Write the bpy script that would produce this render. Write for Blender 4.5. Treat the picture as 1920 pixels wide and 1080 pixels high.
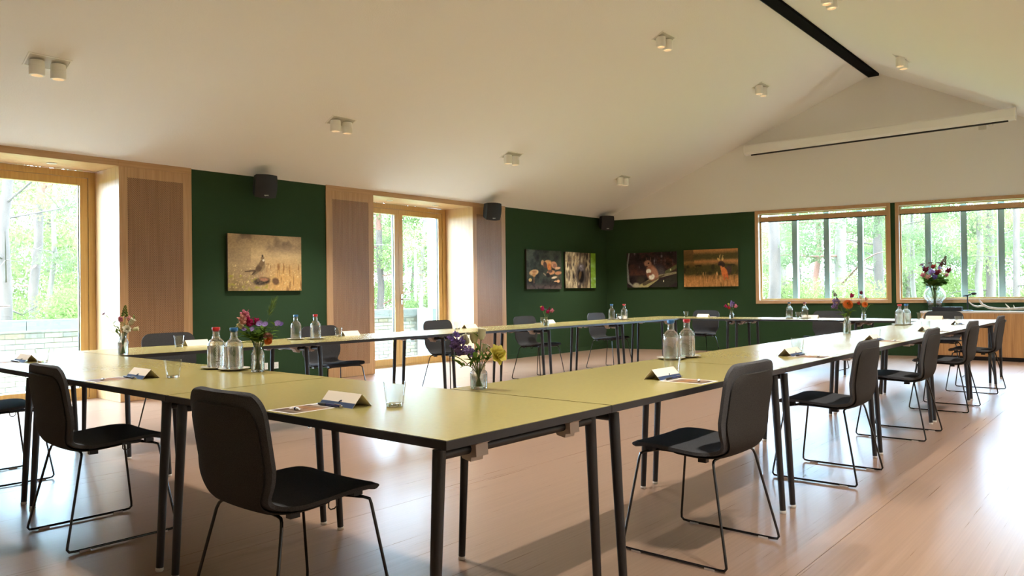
import bpy, bmesh, math, random
import numpy as np
from mathutils import Vector, Matrix
random.seed(7); rng = np.random.default_rng(7)
sc = bpy.context.scene
COL = sc.collection
for o in list(bpy.data.objects): bpy.data.objects.remove(o)

# ------------------------------------------------------------------ camera
F, YAW, PIT, ROL = 1427.56, -0.7061, 0.0083, -0.0126
CAM = Vector((1.4468, -1.4206, 1.1067))
fw = Vector((math.sin(YAW)*math.cos(PIT), math.cos(YAW)*math.cos(PIT), math.sin(PIT)))
r0 = Vector((math.cos(YAW), -math.sin(YAW), 0)); u0 = r0.cross(fw)
rr = r0*math.cos(ROL)+u0*math.sin(ROL); uu = -r0*math.sin(ROL)+u0*math.cos(ROL)
cd = bpy.data.cameras.new('camera'); cam = bpy.data.objects.new('camera', cd); COL.objects.link(cam)
cd.sensor_width = 36; cd.lens = F/1920*36; cd.clip_end = 400; cd.clip_start = .05
cam.matrix_world = Matrix(((rr.x, uu.x, -fw.x, CAM.x), (rr.y, uu.y, -fw.y, CAM.y), (rr.z, uu.z, -fw.z, CAM.z), (0, 0, 0, 1)))
sc.camera = cam
# ------------------------------------------------------------------ world, sun, exposure
SKY = 43.0; SUN = 6.0; SPOT = 118.0; EXPO = 0.78
w = bpy.data.worlds.new('sky'); sc.world = w; w.use_nodes = True
bg = w.node_tree.nodes['Background']; bg.inputs[0].default_value = (.52, .73, 1.0, 1); bg.inputs[1].default_value = SKY
sl = bpy.data.lights.new('sun', 'SUN'); sl.energy = SUN; sl.angle = .02; sl.color = (1, .95, .86)
so = bpy.data.objects.new('sun', sl); COL.objects.link(so)
so.rotation_euler = Vector((-.10, .38, -.92)).to_track_quat('-Z', 'Y').to_euler(); so.location = (10, -10, 20)
vs = sc.view_settings
vs.view_transform = 'Standard'; vs.look = 'None'; vs.gamma = 1; vs.use_curve_mapping = False; vs.exposure = EXPO
sc.cycles.max_bounces = 10; sc.cycles.diffuse_bounces = 5; sc.cycles.glossy_bounces = 4
sc.cycles.transmission_bounces = 10; sc.cycles.transparent_max_bounces = 16
sc.cycles.sample_clamp_indirect = 6; sc.cycles.caustics_reflective = False; sc.cycles.blur_glossy = .5

# ------------------------------------------------------------------ materials
MATS = {}
def s2l(c): return tuple(((x/255)/12.92 if x/255 <= .04045 else ((x/255+.055)/1.055)**2.4) for x in c)
def mat(name, rgb, rough=.5, metal=0., spec=.5, var=0., vscale=20., stretch=(1, 1, 1), bump=0., bscale=200., sub=0., emit=None, coat=0., attr=None, trans=0.):
    if name in MATS: return MATS[name]
    m = bpy.data.materials.new(name); m.use_nodes = True; nt = m.node_tree; N = nt.nodes; L = nt.links
    b = N['Principled BSDF']; c = s2l(rgb)
    b.inputs['Base Color'].default_value = (*c, 1); b.inputs['Roughness'].default_value = rough
    b.inputs['Metallic'].default_value = metal; b.inputs['Specular IOR Level'].default_value = spec
    b.inputs['Coat Weight'].default_value = coat
    if trans: b.inputs['Transmission Weight'].default_value = trans
    if attr:
        a = N.new('ShaderNodeAttribute'); a.attribute_name = attr; L.new(a.outputs['Color'], b.inputs['Base Color'])
    if var or bump:
        tc = N.new('ShaderNodeTexCoord'); mp = N.new('ShaderNodeMapping'); mp.inputs['Scale'].default_value = stretch
        L.new(tc.outputs['Object'], mp.inputs[0])
    if var:
        nz = N.new('ShaderNodeTexNoise'); nz.inputs['Scale'].default_value = vscale; nz.inputs['Detail'].default_value = 5
        L.new(mp.outputs[0], nz.inputs['Vector'])
        mr = N.new('ShaderNodeMapRange'); mr.inputs[1].default_value = .3; mr.inputs[2].default_value = .7
        mr.inputs[3].default_value = 1-var; mr.inputs[4].default_value = 1+var; L.new(nz.outputs['Fac'], mr.inputs[0])
        vm = N.new('ShaderNodeVectorMath'); vm.operation = 'SCALE'; vm.inputs[0].default_value = c
        L.new(mr.outputs[0], vm.inputs['Scale']); L.new(vm.outputs[0], b.inputs['Base Color'])
    if bump:
        n2 = N.new('ShaderNodeTexNoise'); n2.inputs['Scale'].default_value = bscale; n2.inputs['Detail'].default_value = 3
        L.new(mp.outputs[0], n2.inputs['Vector'])
        bp = N.new('ShaderNodeBump'); bp.inputs['Strength'].default_value = bump; bp.inputs['Distance'].default_value = .004
        L.new(n2.outputs['Fac'], bp.inputs['Height']); L.new(bp.outputs[0], b.inputs['Normal'])
    if emit:
        b.inputs['Emission Color'].default_value = (*s2l(emit[0]), 1); b.inputs['Emission Strength'].default_value = emit[1]
    MATS[name] = m; return m
def wood(name, rgb, rgb2, axis='z', rough=.45, perf=False):
    """oak veneer: grain stretched along one axis; perf adds the drilled acoustic dot pattern"""
    if name in MATS: return MATS[name]
    m = bpy.data.materials.new(name); m.use_nodes = True; nt = m.node_tree; N = nt.nodes; L = nt.links
    b = N['Principled BSDF']; b.inputs['Roughness'].default_value = rough; b.inputs['Specular IOR Level'].default_value = .35
    tc = N.new('ShaderNodeTexCoord'); mp = N.new('ShaderNodeMapping')
    s = {'z': (60, 60, 2.2), 'y': (60, 2.2, 60), 'x': (2.2, 60, 60)}[axis]; mp.inputs['Scale'].default_value = s
    L.new(tc.outputs['Object'], mp.inputs[0])
    nz = N.new('ShaderNodeTexNoise'); nz.inputs['Scale'].default_value = 1.; nz.inputs['Detail'].default_value = 6; L.new(mp.outputs[0], nz.inputs['Vector'])
    cr = N.new('ShaderNodeValToRGB'); cr.color_ramp.elements[0].position = .3; cr.color_ramp.elements[1].position = .7
    cr.color_ramp.elements[0].color = (*s2l(rgb2), 1); cr.color_ramp.elements[1].color = (*s2l(rgb), 1)
    L.new(nz.outputs['Fac'], cr.inputs[0]); out = cr.outputs[0]
    if perf:
        sp = N.new('ShaderNodeSeparateXYZ'); L.new(tc.outputs['Object'], sp.inputs[0])
        def wave(sock):
            q = N.new('ShaderNodeMath'); q.operation = 'MULTIPLY'; q.inputs[1].default_value = 2*math.pi/.020; L.new(sock, q.inputs[0])
            k = N.new('ShaderNodeMath'); k.operation = 'COSINE'; L.new(q.outputs[0], k.inputs[0]); return k.outputs[0]
        pr = N.new('ShaderNodeMath'); pr.operation = 'MULTIPLY'; L.new(wave(sp.outputs['Y']), pr.inputs[0]); L.new(wave(sp.outputs['Z']), pr.inputs[1])
        gt = N.new('ShaderNodeMath'); gt.operation = 'GREATER_THAN'; gt.inputs[1].default_value = .22; L.new(pr.outputs[0], gt.inputs[0])
        mx = N.new('ShaderNodeMixRGB'); mx.inputs[2].default_value = (*s2l((92, 62, 38)), 1); L.new(gt.outputs[0], mx.inputs[0]); L.new(out, mx.inputs[1]); out = mx.outputs[0]
    L.new(out, b.inputs['Base Color']); MATS[name] = m; return m
def floor_mat():
    m = bpy.data.materials.new('streaked_linoleum'); m.use_nodes = True; nt = m.node_tree; N = nt.nodes; L = nt.links
    b = N['Principled BSDF']; b.inputs['Specular IOR Level'].default_value = .42
    tc = N.new('ShaderNodeTexCoord'); mp = N.new('ShaderNodeMapping'); mp.inputs['Scale'].default_value = (90, .8, 1); L.new(tc.outputs['Object'], mp.inputs[0])
    nz = N.new('ShaderNodeTexNoise'); nz.inputs['Scale'].default_value = 1; nz.inputs['Detail'].default_value = 7; nz.inputs['Roughness'].default_value = .65; L.new(mp.outputs[0], nz.inputs['Vector'])
    cr = N.new('ShaderNodeValToRGB'); cr.color_ramp.elements[0].position = .3; cr.color_ramp.elements[1].position = .72
    cr.color_ramp.elements[0].color = (*s2l((128, 101, 81)), 1); cr.color_ramp.elements[1].color = (*s2l((149, 121, 101)), 1)
    L.new(nz.outputs['Fac'], cr.inputs[0]); L.new(cr.outputs[0], b.inputs['Base Color'])
    mr = N.new('ShaderNodeMapRange'); mr.inputs[1].default_value = .3; mr.inputs[2].default_value = .7; mr.inputs[3].default_value = .27; mr.inputs[4].default_value = .31
    L.new(nz.outputs['Fac'], mr.inputs[0]); L.new(mr.outputs[0], b.inputs['Roughness'])
    MATS['floor'] = m; return m
def pane_mat(name, tint=(.96, .985, .975), refl=1.0):
    """thin clear sheet: straight-through transmission plus a Fresnel reflection"""
    m = bpy.data.materials.new(name); m.use_nodes = True; nt = m.node_tree; N = nt.nodes; L = nt.links
    N.remove(N['Principled BSDF']); out = N['Material Output']
    t = N.new('ShaderNodeBsdfTransparent'); t.inputs[0].default_value = (*tint, 1); g = N.new('ShaderNodeBsdfGlossy'); g.inputs['Roughness'].default_value = .01
    fr = N.new('ShaderNodeLayerWeight'); fr.inputs[0].default_value = .5; mx = N.new('ShaderNodeMixShader')
    pw = N.new('ShaderNodeMath'); pw.operation = 'POWER'; pw.inputs[1].default_value = 5; L.new(fr.outputs['Facing'], pw.inputs[0])
    mu = N.new('ShaderNodeMath'); mu.operation = 'MULTIPLY_ADD'; mu.inputs[1].default_value = .95*refl; mu.inputs[2].default_value = .04*refl; L.new(pw.outputs[0], mu.inputs[0])
    L.new(mu.outputs[0], mx.inputs[0]); L.new(t.outputs[0], mx.inputs[1]); L.new(g.outputs[0], mx.inputs[2]); L.new(mx.outputs[0], out.inputs[0])
    MATS[name] = m; return m
def glass_mat(name, clear=.35, tint=(1, 1, 1), ior=1.45):
    m = bpy.data.materials.new(name); m.use_nodes = True; nt = m.node_tree; N = nt.nodes; L = nt.links
    N.remove(N['Principled BSDF']); out = N['Material Output']
    g = N.new('ShaderNodeBsdfGlass'); g.inputs['Roughness'].default_value = 0; g.inputs['IOR'].default_value = ior; g.inputs[0].default_value = (*tint, 1)
    t = N.new('ShaderNodeBsdfTransparent'); t.inputs[0].default_value = (*tint, 1); mx = N.new('ShaderNodeMixShader'); mx.inputs[0].default_value = clear
    L.new(g.outputs[0], mx.inputs[1]); L.new(t.outputs[0], mx.inputs[2]); L.new(mx.outputs[0], out.inputs[0]); MATS[name] = m; return m
def leaf_mat(name, rgb, rgb2, tr=.45):
    m = bpy.data.materials.new(name); m.use_nodes = True; nt = m.node_tree; N = nt.nodes; L = nt.links
    N.remove(N['Principled BSDF']); out = N['Material Output']
    tc = N.new('ShaderNodeTexCoord'); nz = N.new('ShaderNodeTexNoise'); nz.inputs['Scale'].default_value = 1.6; nz.inputs['Detail'].default_value = 4; L.new(tc.outputs['Object'], nz.inputs['Vector'])
    cr = N.new('ShaderNodeValToRGB'); cr.color_ramp.elements[0].position = .32; cr.color_ramp.elements[1].position = .68
    cr.color_ramp.elements[0].color = (*s2l(rgb2), 1); cr.color_ramp.elements[1].color = (*s2l(rgb), 1); L.new(nz.outputs['Fac'], cr.inputs[0])
    d = N.new('ShaderNodeBsdfDiffuse'); t = N.new('ShaderNodeBsdfTranslucent'); mx = N.new('ShaderNodeMixShader'); mx.inputs[0].default_value = tr
    L.new(cr.outputs[0], d.inputs[0]); L.new(cr.outputs[0], t.inputs[0]); L.new(d.outputs[0], mx.inputs[1]); L.new(t.outputs[0], mx.inputs[2]); L.new(mx.outputs[0], out.inputs[0])
    MATS[name] = m; return m

M_ceil = mat('ceiling_plaster', (241, 239, 235), .9, spec=.1, bump=.35, bscale=70)
M_gable = mat('gable_plaster', (232, 229, 222), .9, spec=.1, bump=.15, bscale=90)
M_green = mat('green_wall_paint', (42, 62, 36), .85, spec=.15, var=.10, vscale=220, bump=.2, bscale=260)
M_white = mat('white_paint', (236, 234, 228), .6, spec=.2)
M_oak = wood('oak_veneer_upright', (190, 150, 104), (170, 130, 86), 'z')
M_oaky = wood('oak_veneer_level', (190, 150, 104), (170, 130, 86), 'y')
M_oakx = wood('oak_veneer_cross', (190, 150, 106), (170, 130, 88), 'x')
M_perf = wood('oak_perforated', (164, 126, 88), (146, 108, 70), 'z', perf=True)
M_door = wood('golden_oak_lacquer', (198, 166, 106), (184, 150, 92), 'z', .3)
M_slat = wood('oak_fluted', (200, 152, 100), (166, 120, 74), 'z')
M_floor = floor_mat()
M_lino = mat('yellow_green_linoleum', (154, 141, 84), .26, spec=.5, var=.03, vscale=60)
M_blackedge = mat('black_tabletop_edge', (34, 31, 30), .45, spec=.4)
M_blackmet = mat('black_powder_steel', (26, 24, 24), .42, spec=.5)
M_rod = mat('black_gloss_steel', (16, 16, 17), .22, spec=.6)
M_clamp = mat('taupe_plastic', (186, 174, 164), .5)
M_glide = mat('white_glide_plastic', (205, 200, 190), .5)
M_felt = mat('charcoal_felt', (74, 73, 73), .95, spec=.08, var=.35, vscale=420, bump=.3, bscale=500)
M_feltb = mat('dark_brown_felt', (58, 55, 52), .95, spec=.08, var=.35, vscale=420, bump=.3, bscale=500)
M_blackpl = mat('black_plastic', (20, 20, 21), .4)
M_spk = mat('black_speaker_grille', (22, 20, 21), .7, var=.3, vscale=500)
M_fix = mat('white_lamp_metal', (240, 238, 230), .45)
M_fixin = mat('pale_grey_recess', (206, 202, 190), .7)
M_lens = mat('warm_lamp_reflector', (255, 214, 160), .3, emit=((255, 214, 160), .9))
M_socket = mat('white_socket_plastic', (228, 226, 218), .4)
M_pane = pane_mat('clear_pane')
M_glass = glass_mat('clear_bottle_glass', .12)
M_thin = pane_mat('thin_tumbler_glass', (.97, .98, .975), 1.5)
M_water = glass_mat('still_water', .2, (.985, .995, 1), 1.33)
M_red = mat('red_cap_plastic', (186, 36, 34), .35)
M_blue = mat('blue_cap_plastic', (44, 104, 158), .35)
M_darkblue = mat('dark_teal_cap', (52, 74, 84), .35)
M_darkred = mat('dark_red_cap', (112, 48, 48), .35)
M_plate = mat('glazed_stoneware', (206, 200, 186), .25, coat=.3)
M_etch = mat('white_etching', (236, 240, 242), .7)
M_card = mat('white_card', (240, 226, 206), .8, spec=.1)
M_navy = mat('navy_print', (42, 62, 96), .7)
M_penb = mat('navy_pen_barrel', (34, 44, 92), .25)
M_chrome = mat('polished_metal', (200, 200, 200), .2, metal=1)
M_print = mat('photo_print', (255, 255, 255), .55, spec=.15, attr='print')
M_board = mat('print_board_edge', (60, 52, 44), .7)
M_stone = mat('pale_coping_stone', (96, 96, 88), .8, var=.06, vscale=8)
M_pave = mat('pale_terrace_paving', (222, 218, 206), .85, var=.06, vscale=5)
M_brick = [mat('brick_%s' % n, c, .9, var=.14, vscale=14) for n, c in (('cream', (134, 129, 116)), ('buff', (130, 119, 102)), ('ash', (118, 115, 108)), ('sand', (136, 126, 110)))]
M_mortar = mat('pale_mortar', (150, 148, 140), .95)
M_fin = mat('grey_green_fin', (136, 152, 146), .6)
M_grass = mat('meadow_grass', (78, 92, 50), .95, spec=.05, var=.3, vscale=2.)
M_stem = mat('flower_stem_green', (84, 108, 50), .6, var=.2, vscale=40)
M_leaf = leaf_mat('flower_leaf', (104, 128, 58), (62, 90, 36), .3)

# ------------------------------------------------------------------ mesh helpers
class MB:
    def __init__(s): s.bm = bmesh.new()
    def box(s, x0, x1, y0, y1, z0, z1, T=None):
        P = [(x, y, z) for x in (x0, x1) for y in (y0, y1) for z in (z0, z1)]
        if T: P = [T(*q) for q in P]
        v = [s.bm.verts.new(q) for q in P]
        for f in ((0, 1, 3, 2), (4, 6, 7, 5), (0, 4, 5, 1), (2, 3, 7, 6), (0, 2, 6, 4), (1, 5, 7, 3)): s.bm.faces.new([v[i] for i in f])
        return s
    def prism(s, pts, a, b, T):
        """polygon pts (u,v) extruded from a to b; T(u,v,w) gives the point"""
        A = [s.bm.verts.new(T(u, v, a)) for u, v in pts]; B = [s.bm.verts.new(T(u, v, b)) for u, v in pts]; n = len(pts)
        s.bm.faces.new(A[::-1]); s.bm.faces.new(B)
        for i in range(n): s.bm.faces.new([A[i], A[(i+1) % n], B[(i+1) % n], B[i]])
        return s
    def tube(s, pts, r, seg=8, cap=True):
        pts = [Vector(p) for p in pts]; n = len(pts); R = r if isinstance(r, (list, tuple)) else [r]*n
        rings = []; up = None
        for i, p in enumerate(pts):
            d = (pts[min(i+1, n-1)]-pts[max(i-1, 0)]).normalized()
            if up is None:
                up = Vector((0, 0, 1)) if abs(d.z) < .9 else Vector((1, 0, 0))
            a = d.cross(up); a = a.normalized() if a.length > 1e-6 else d.orthogonal().normalized()
            b = a.cross(d).normalized(); up = b
            rings.append([s.bm.verts.new(p+(a*math.cos(2*math.pi*k/seg)+b*math.sin(2*math.pi*k/seg))*R[i]) for k in range(seg)])
        for i in range(n-1):
            for k in range(seg): s.bm.faces.new([rings[i][k], rings[i][(k+1) % seg], rings[i+1][(k+1) % seg], rings[i+1][k]])
        if cap: s.bm.faces.new(rings[0][::-1]); s.bm.faces.new(rings[-1])
        return s
    def lathe(s, prof, seg=20, M=None, closed=False):
        """prof = [(radius, z)...] revolved round z; M optional Matrix"""
        rings = []
        for r, z in prof:
            if r < 1e-6: rings.append([s.bm.verts.new((0, 0, z))])
            else: rings.append([s.bm.verts.new((r*math.cos(2*math.pi*k/seg), r*math.sin(2*math.pi*k/seg), z)) for k in range(seg)])
        if M is not None:
            for ri in rings:
                for v in ri: v.co = M @ v.co
        pairs = list(zip(rings, rings[1:]))+([(rings[-1], rings[0])] if closed else [])
        for A, B in pairs:
            for k in range(seg):
                j = (k+1) % seg
                if len(A) == 1 and len(B) == 1: continue
                if len(A) == 1: s.bm.faces.new([A[0], B[j], B[k]])
                elif len(B) == 1: s.bm.faces.new([A[k], A[j], B[0]])
                else: s.bm.faces.new([A[k], A[j], B[j], B[k]])
        return s
    def ball(s, c, r, u=8, v=6, sc=(1, 1, 1)):
        M = Matrix.Translation(c) @ Matrix.Diagonal((*sc, 1))
        return s.lathe([(r*math.sin(math.pi*i/v) if 0 < i < v else 0, -r*math.cos(math.pi*i/v)) for i in range(v+1)], u, M)
    def quad(s, *P): s.bm.faces.new([s.bm.verts.new(p) for p in P]); return s
    def me(s, name, m, smooth=False, norm=True):
        if norm: bmesh.ops.recalc_face_normals(s.bm, faces=s.bm.faces)
        me = bpy.data.meshes.new(name); s.bm.to_mesh(me); s.bm.free()
        me.materials.append(m)
        if smooth:
            me.polygons.foreach_set('use_smooth', [True]*len(me.polygons))
            me.set_sharp_from_angle(angle=math.radians(38))
        return me
    def ob(s, name, m, parent=None, smooth=False, norm=True): return link(name, s.me(name, m, smooth, norm), parent)
def link(name, me, parent=None):
    o = bpy.data.objects.new(name, me); COL.objects.link(o)
    if parent: o.parent = parent
    return o
def tag(o, label=None, cat=None, group=None, kind=None):
    if label: o['label'] = label
    if cat: o['category'] = cat
    if group: o['group'] = group
    if kind: o['kind'] = kind
    return o
def thing(name, loc=(0, 0, 0), rz=0, label=None, cat=None, group=None):
    o = bpy.data.objects.new(name, None); o.empty_display_size = .1; COL.objects.link(o)
    o.location = loc; o.rotation_euler = (0, 0, rz); return tag(o, label, cat, group)
def copy_tree(o, parent=None):
    c = o.copy(); COL.objects.link(c); c.parent = parent
    for ch in [x for x in o.children]: copy_tree(ch, c)
    return c
def struct(o, label, cat): return tag(o, label, cat, kind='structure')
def rot(v, a): return (v[0]*math.cos(a)-v[1]*math.sin(a), v[0]*math.sin(a)+v[1]*math.cos(a))

# ------------------------------------------------------------------ room dimensions
XL, XR, YF, EAVE = -7.06, 2.25, -3.70, 2.60
KL, KR, XRID, ZRID = .4527, .50, -2.20, 4.80
XD = -7.68                                                     # inner face of the glazed doors
A0 = (XL, 11.50); TT = (.98163, .19079); NN = (-.19079, .98163)  # skewed back wall: along / outward
def BW(s, n, z): return (A0[0]+TT[0]*s+NN[0]*n, A0[1]+TT[1]*s+NN[1]*n, z)
zc = lambda x: EAVE+KL*(x-XL) if x < XRID else ZRID-KR*(x-XRID)
T = .72

# floor: sheets of linoleum with welded seams
fl = MB().box(-7.82, 2.6, YF-.3, 14.0, -.20, -.004).ob('floor', mat('weld_seam', (196, 170, 150), .6)); struct(fl, 'peach linoleum floor with fine streaks and thin seams', 'floor')
xs = [-7.82, -5.65, -3.65, -1.65, .35, 2.6]
for a, b in zip(xs, xs[1:]):
    MB().box(a+.0012, b-.0012, YF-.3, 14.0, -.004, 0).ob('linoleum_sheet', M_floor, fl)
# ceiling slopes
def xz(u, v, wv): return (u, wv, v)
c1 = MB().prism([(XL-.05, zc(XL-.05)), (XRID, ZRID), (XRID, ZRID+.25), (XL-.05, zc(XL-.05)+.25)], YF-.4, 14.2, xz).ob('ceiling', M_ceil)
struct(c1, 'cream plaster ceiling slope rising from the door wall to the ridge', 'ceiling')
c2 = MB().prism([(XRID, ZRID), (2.8, zc(2.8)), (2.8, zc(2.8)+.25), (XRID, ZRID+.25)], YF-.4, 14.2, xz).ob('ceiling', M_ceil)
struct(c2, 'cream plaster ceiling slope on the right of the black ridge strip', 'ceiling')
rb = MB().prism([(-2.29, 4.725), (-2.13, 4.725), (-2.13, 4.80), (-2.29, 4.80)], YF, 12.405, xz).ob('trim_5', mat('matt_black_strip', (15, 14, 13), .9, spec=.05))
struct(rb, 'black strip running along the ridge of the ceiling', 'ridge strip')
MB().prism([(-2.298, 4.722), (-2.29, 4.722), (-2.29, 4.79), (-2.298, 4.79)], YF, 12.405, xz).ob('edge_profile', M_blackpl, rb)
rf = MB().box(-8.15, XL, YF-.4, 14.2, 2.752, 2.95).ob('roof_eave', M_white); struct(rf, 'roof eave above the glazed doors outside', 'eave')
# hidden side and rear walls
struct(MB().box(XR, XR+.3, YF-.3, 14.0, -.1, 3.1).ob('wall_right', M_white), 'plain white wall on the camera side of the room', 'wall')
struct(MB().box(-7.8, 2.6, YF-.3, YF, -.1, 5.2).ob('wall_front', M_white), 'plain white wall behind the camera', 'wall')
# left wall (green) around the two door niches
OPEN = [(.01, 2.06), (5.53, 7.58)]; PIL = .805
wl = MB()
segs = [(YF, OPEN[0][0]-PIL), (OPEN[0][1]+PIL, OPEN[1][0]-PIL), (OPEN[1][1]+PIL, 11.75)]
for a, b in segs: wl.box(-7.80, XL, a, b, -.1, 2.75)
for a, b in OPEN:
    wl.box(-7.80, XL-.012, a-PIL, a-.02, -.1, 2.75); wl.box(-7.80, XL-.012, b+.02, b+PIL, -.1, 2.75); wl.box(-7.80, XL-.012, a-.02, b+.02, 2.56, 2.75)
struct(wl.ob('wall_left', M_green), 'dark green wall with the two wooden door niches', 'wall')
for i, (a, b) in enumerate(segs[1:]):
    bb = MB().box(XL, XL+.012, a+.01, b-(.26 if i else .01), 0, .075).ob('baseboard_left', M_green); struct(bb, ['green baseboard under the bird picture', 'green baseboard under the mushroom picture'][i], 'baseboard')
# oak door surrounds
def surround(i, a, b, lab):
    xf = XL+.012
    t = thing('trim_%d' % (i+1), (XL, (a+b)/2, 0)); struct(t, lab, 'door surround'); iy = (a+b)/2
    def part(name, m, *bx):
        x0, x1, y0, y1, z0, z1 = bx
        return MB().box(x0-XL, x1-XL, y0-iy, y1-iy, z0, z1).ob(name, m, t)
    for y0, y1 in ((a-PIL, a), (b, b+PIL)):
        side = 1 if y0 >= b else -1
        ia, ib = (y0+.09, y1-.10) if side > 0 else (y0+.10, y1-.09)
        # frame of four boards around the drilled inset
        part('stile', M_oak, XL-.012, xf, y0, ia, .004, 2.5375); part('stile', M_oak, XL-.012, xf, ib, y1, .004, 2.5375)
        part('rail', M_oak, XL-.012, xf, ia+.0005, ib-.0005, 2.425, 2.5375); part('rail', M_oak, XL-.012, xf, ia+.0005, ib-.0005, .004, .16)
        part('perforated_panel', M_perf, XL-.012, xf-.0015, ia+.0005, ib-.0005, .1605, 2.4245)
        part('top_rail', M_oaky, XL-.012, xf+.004, y0, y1-.001, 2.538, 2.607)
    part('top_rail', M_oaky, XL-.012, xf+.004, a+.001, b-.001, 2.538, 2.607)
    part('reveal_board', M_oak, XD, XL-.0125, a-.019, a, .003, 2.5375); part('reveal_board', M_oak, XD, XL-.0125, b, b+.019, .003, 2.5375)
    part('soffit_board', M_oaky, XD, xf-.013, a, b, 2.538, 2.558)
surround(0, *OPEN[0], 'oak panelled surround of the glazed door nearest the camera')
surround(1, *OPEN[1], 'oak panelled surround of the glazed double door in mid room')
# recessed spots in the soffits
for i, (a, b) in enumerate(OPEN):
    for k, yy in enumerate((a+.55, b-.55)):
        t = thing('recessed_spot', (XL-.28, yy, 2.5295), 0, ['small recessed spot in the soffit of the %s, %s side' % (d, s) for d in ('near glazed door', 'middle double door') for s in ('left', 'right')][2*i+k], 'spotlight', 'recessed soffit spots')
        MB().lathe([(.030, .003), (.046, .0), (.048, .004), (.048, .008), (.030, .008)], 20, closed=True).ob('rim', M_fixin, t, True)
        MB().lathe([(0, .0045), (.0295, .0045), (.0295, .008), (0, .008)], 16).ob('lens', M_clamp, t)
# glazed double doors
def door(n, a, b, lab):
    iy = (a+b)/2; t = thing('door_%d' % n, (XD, iy, 0)); struct(t, lab, 'door'); W = (b-a)/2
    def ring(name, y0, y1, z0, z1, wd, x0, x1, wb=None, par=t, m=M_door):
        wb = wd if wb is None else wb; q = MB()
        q.box(x0, x1, y0, y0+wd, z0, z1); q.box(x0, x1, y1-wd, y1, z0, z1); q.box(x0, x1, y0+wd, y1-wd, z1-wd, z1); q.box(x0, x1, y0+wd, y1-wd, z0, z0+wb)
        return q.ob(name, m, par)
    ring('door_frame', -W, W, 0, 2.537, .07, -.10, 0, .02)
    for s in (-1, 1):
        y0, y1 = (-W+.074, -.003) if s < 0 else (.003, W-.074)
        lf = ring('door_leaf', y0, y1, .023, 2.463, .082, -.085, -.012, .105)
        MB().box(-.056, -.044, y0+.08, y1-.08, .125, 2.385).ob('glass_pane', M_pane, lf)
        g = MB(); z0, z1 = .128, 2.381
        for yy in (y0+.082, y1-.090): g.box(-.06, -.040, yy, yy+.008, z0, z1)
        g.ob('gasket', M_blackpl, lf)
    h = MB(); h.tube([(.0, .05, 1.05), (.045, .05, 1.05), (.05, .06, 1.05), (.05, .17, 1.05)], .009, 8); h.box(-.011, -.004, .035, .065, .97, 1.13)
    h.ob('door_handle', M_chrome, t, True)
door(1, *OPEN[0], 'golden oak glazed double door nearest the camera')
door(2, *OPEN[1], 'golden oak glazed double door between perforated oak panels')

# back wall: green band with two windows, plaster gable above
ZG = 2.57; WZ0, WZ1 = .88, 2.57
WIN = [(2.925, 5.145), (5.215, 7.435)]; SE = 9.7
q = MB(); th = .34
q.box(-.3, SE, 0, th, -.1, WZ0+.03, BW)
ed = [-.3]+[v for a, b in WIN for v in (a+.03, b-.03)]+[SE]
for a, b in zip(ed[::2], ed[1::2]): q.box(a, b, 0, th, WZ0+.03, WZ1-.02, BW)
q.box(-.3, SE, 0, th, WZ1-.02, ZG, BW)
struct(q.ob('wall_back', M_green), 'dark green lower part of the end wall with the wide windows', 'wall')
sx = lambda x: (x-A0[0])/TT[0]
q = MB().prism([(-.3, ZG), (SE, ZG), (SE, zc(XL+TT[0]*SE)+.1), (sx(XRID), ZRID+.1), (-.3, zc(XL-.3)+.1)], .0, th, lambda u, v, wv: BW(u, wv, v))
struct(q.ob('wall_gable', M_gable), 'pale plaster gable above the windows of the end wall', 'wall')
q = MB().box(.02, 5.6, -.012, 0, 0, .075, BW).ob('baseboard_back', M_green); struct(q, 'green baseboard of the end wall', 'baseboard')
def window(n, a, b, lab, fins):
    t = thing('window_%d' % n, BW(a, 0, WZ0), 0); struct(t, lab, 'window'); ori = Vector(BW(a, 0, WZ0))
    L = lambda s, nn, z: tuple(Vector(BW(s, nn, z))-ori)
    c = .058; z0, z1 = WZ0, WZ1
    for nm, bx in (('casing_left', (a, a+c, -.02, .03, z0, z1)), ('casing_right', (b-c, b, -.02, .03, z0, z1)), ('casing_head', (a+c, b-c, -.02, .03, z1-c, z1)), ('casing_sill', (a+c, b-c, -.02, .03, z0, z0+c))):
        MB().box(*bx, L).ob('casing', M_oak if 'ht' in nm or 'left' in nm else M_oakx, t)
    MB().box(a+c-.02, a+c, .03, .30, z0+c, z1-c, L).ob('reveal', M_white, t); MB().box(b-c, b-c+.02, .03, .30, z0+c, z1-c, L).ob('reveal', M_white, t)
    MB().box(a+c, b-c, .03, .34, z0+c-.02, z0+c, L).ob('sill_board', M_white, t); MB().box(a+c, b-c, .03, .30, z1-c, z1-c+.02, L).ob('head_board', M_white, t)
    fr = MB(); i0, i1, f0, f1 = a+c, b-c, .12, .17; zz0, zz1 = z0+c, z1-c
    fr.box(i0, i0+.03, f0, f1, zz0, zz1, L); fr.box(i1-.03, i1, f0, f1, zz0, zz1, L); fr.box(i0+.03, i1-.03, f0, f1, zz0, zz0+.03, L); fr.box(i0+.03, i1-.03, f0, f1, zz1-.014, zz1, L)
    fr.ob('window_frame', M_door, t)
    MB().box(i0+.0, i1-.0, .085, .115, zz1-.135, zz1-.052, L).ob('blind_box', M_oakx, t)
    MB().box(i0+.005, i1-.005, .092, .108, zz1-.150, zz1-.1355, L).ob('blind_bar', M_blackpl, t)
    MB().box(i0+.028, i1-.028, .142, .148, zz0+.028, zz1-.012, L).ob('glass_pane', M_pane, t)
    for s in fins: MB().box(s-.045, s+.045, .42, .62, .60, 2.95, L).ob('exterior_fin', M_fin, t)
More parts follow.
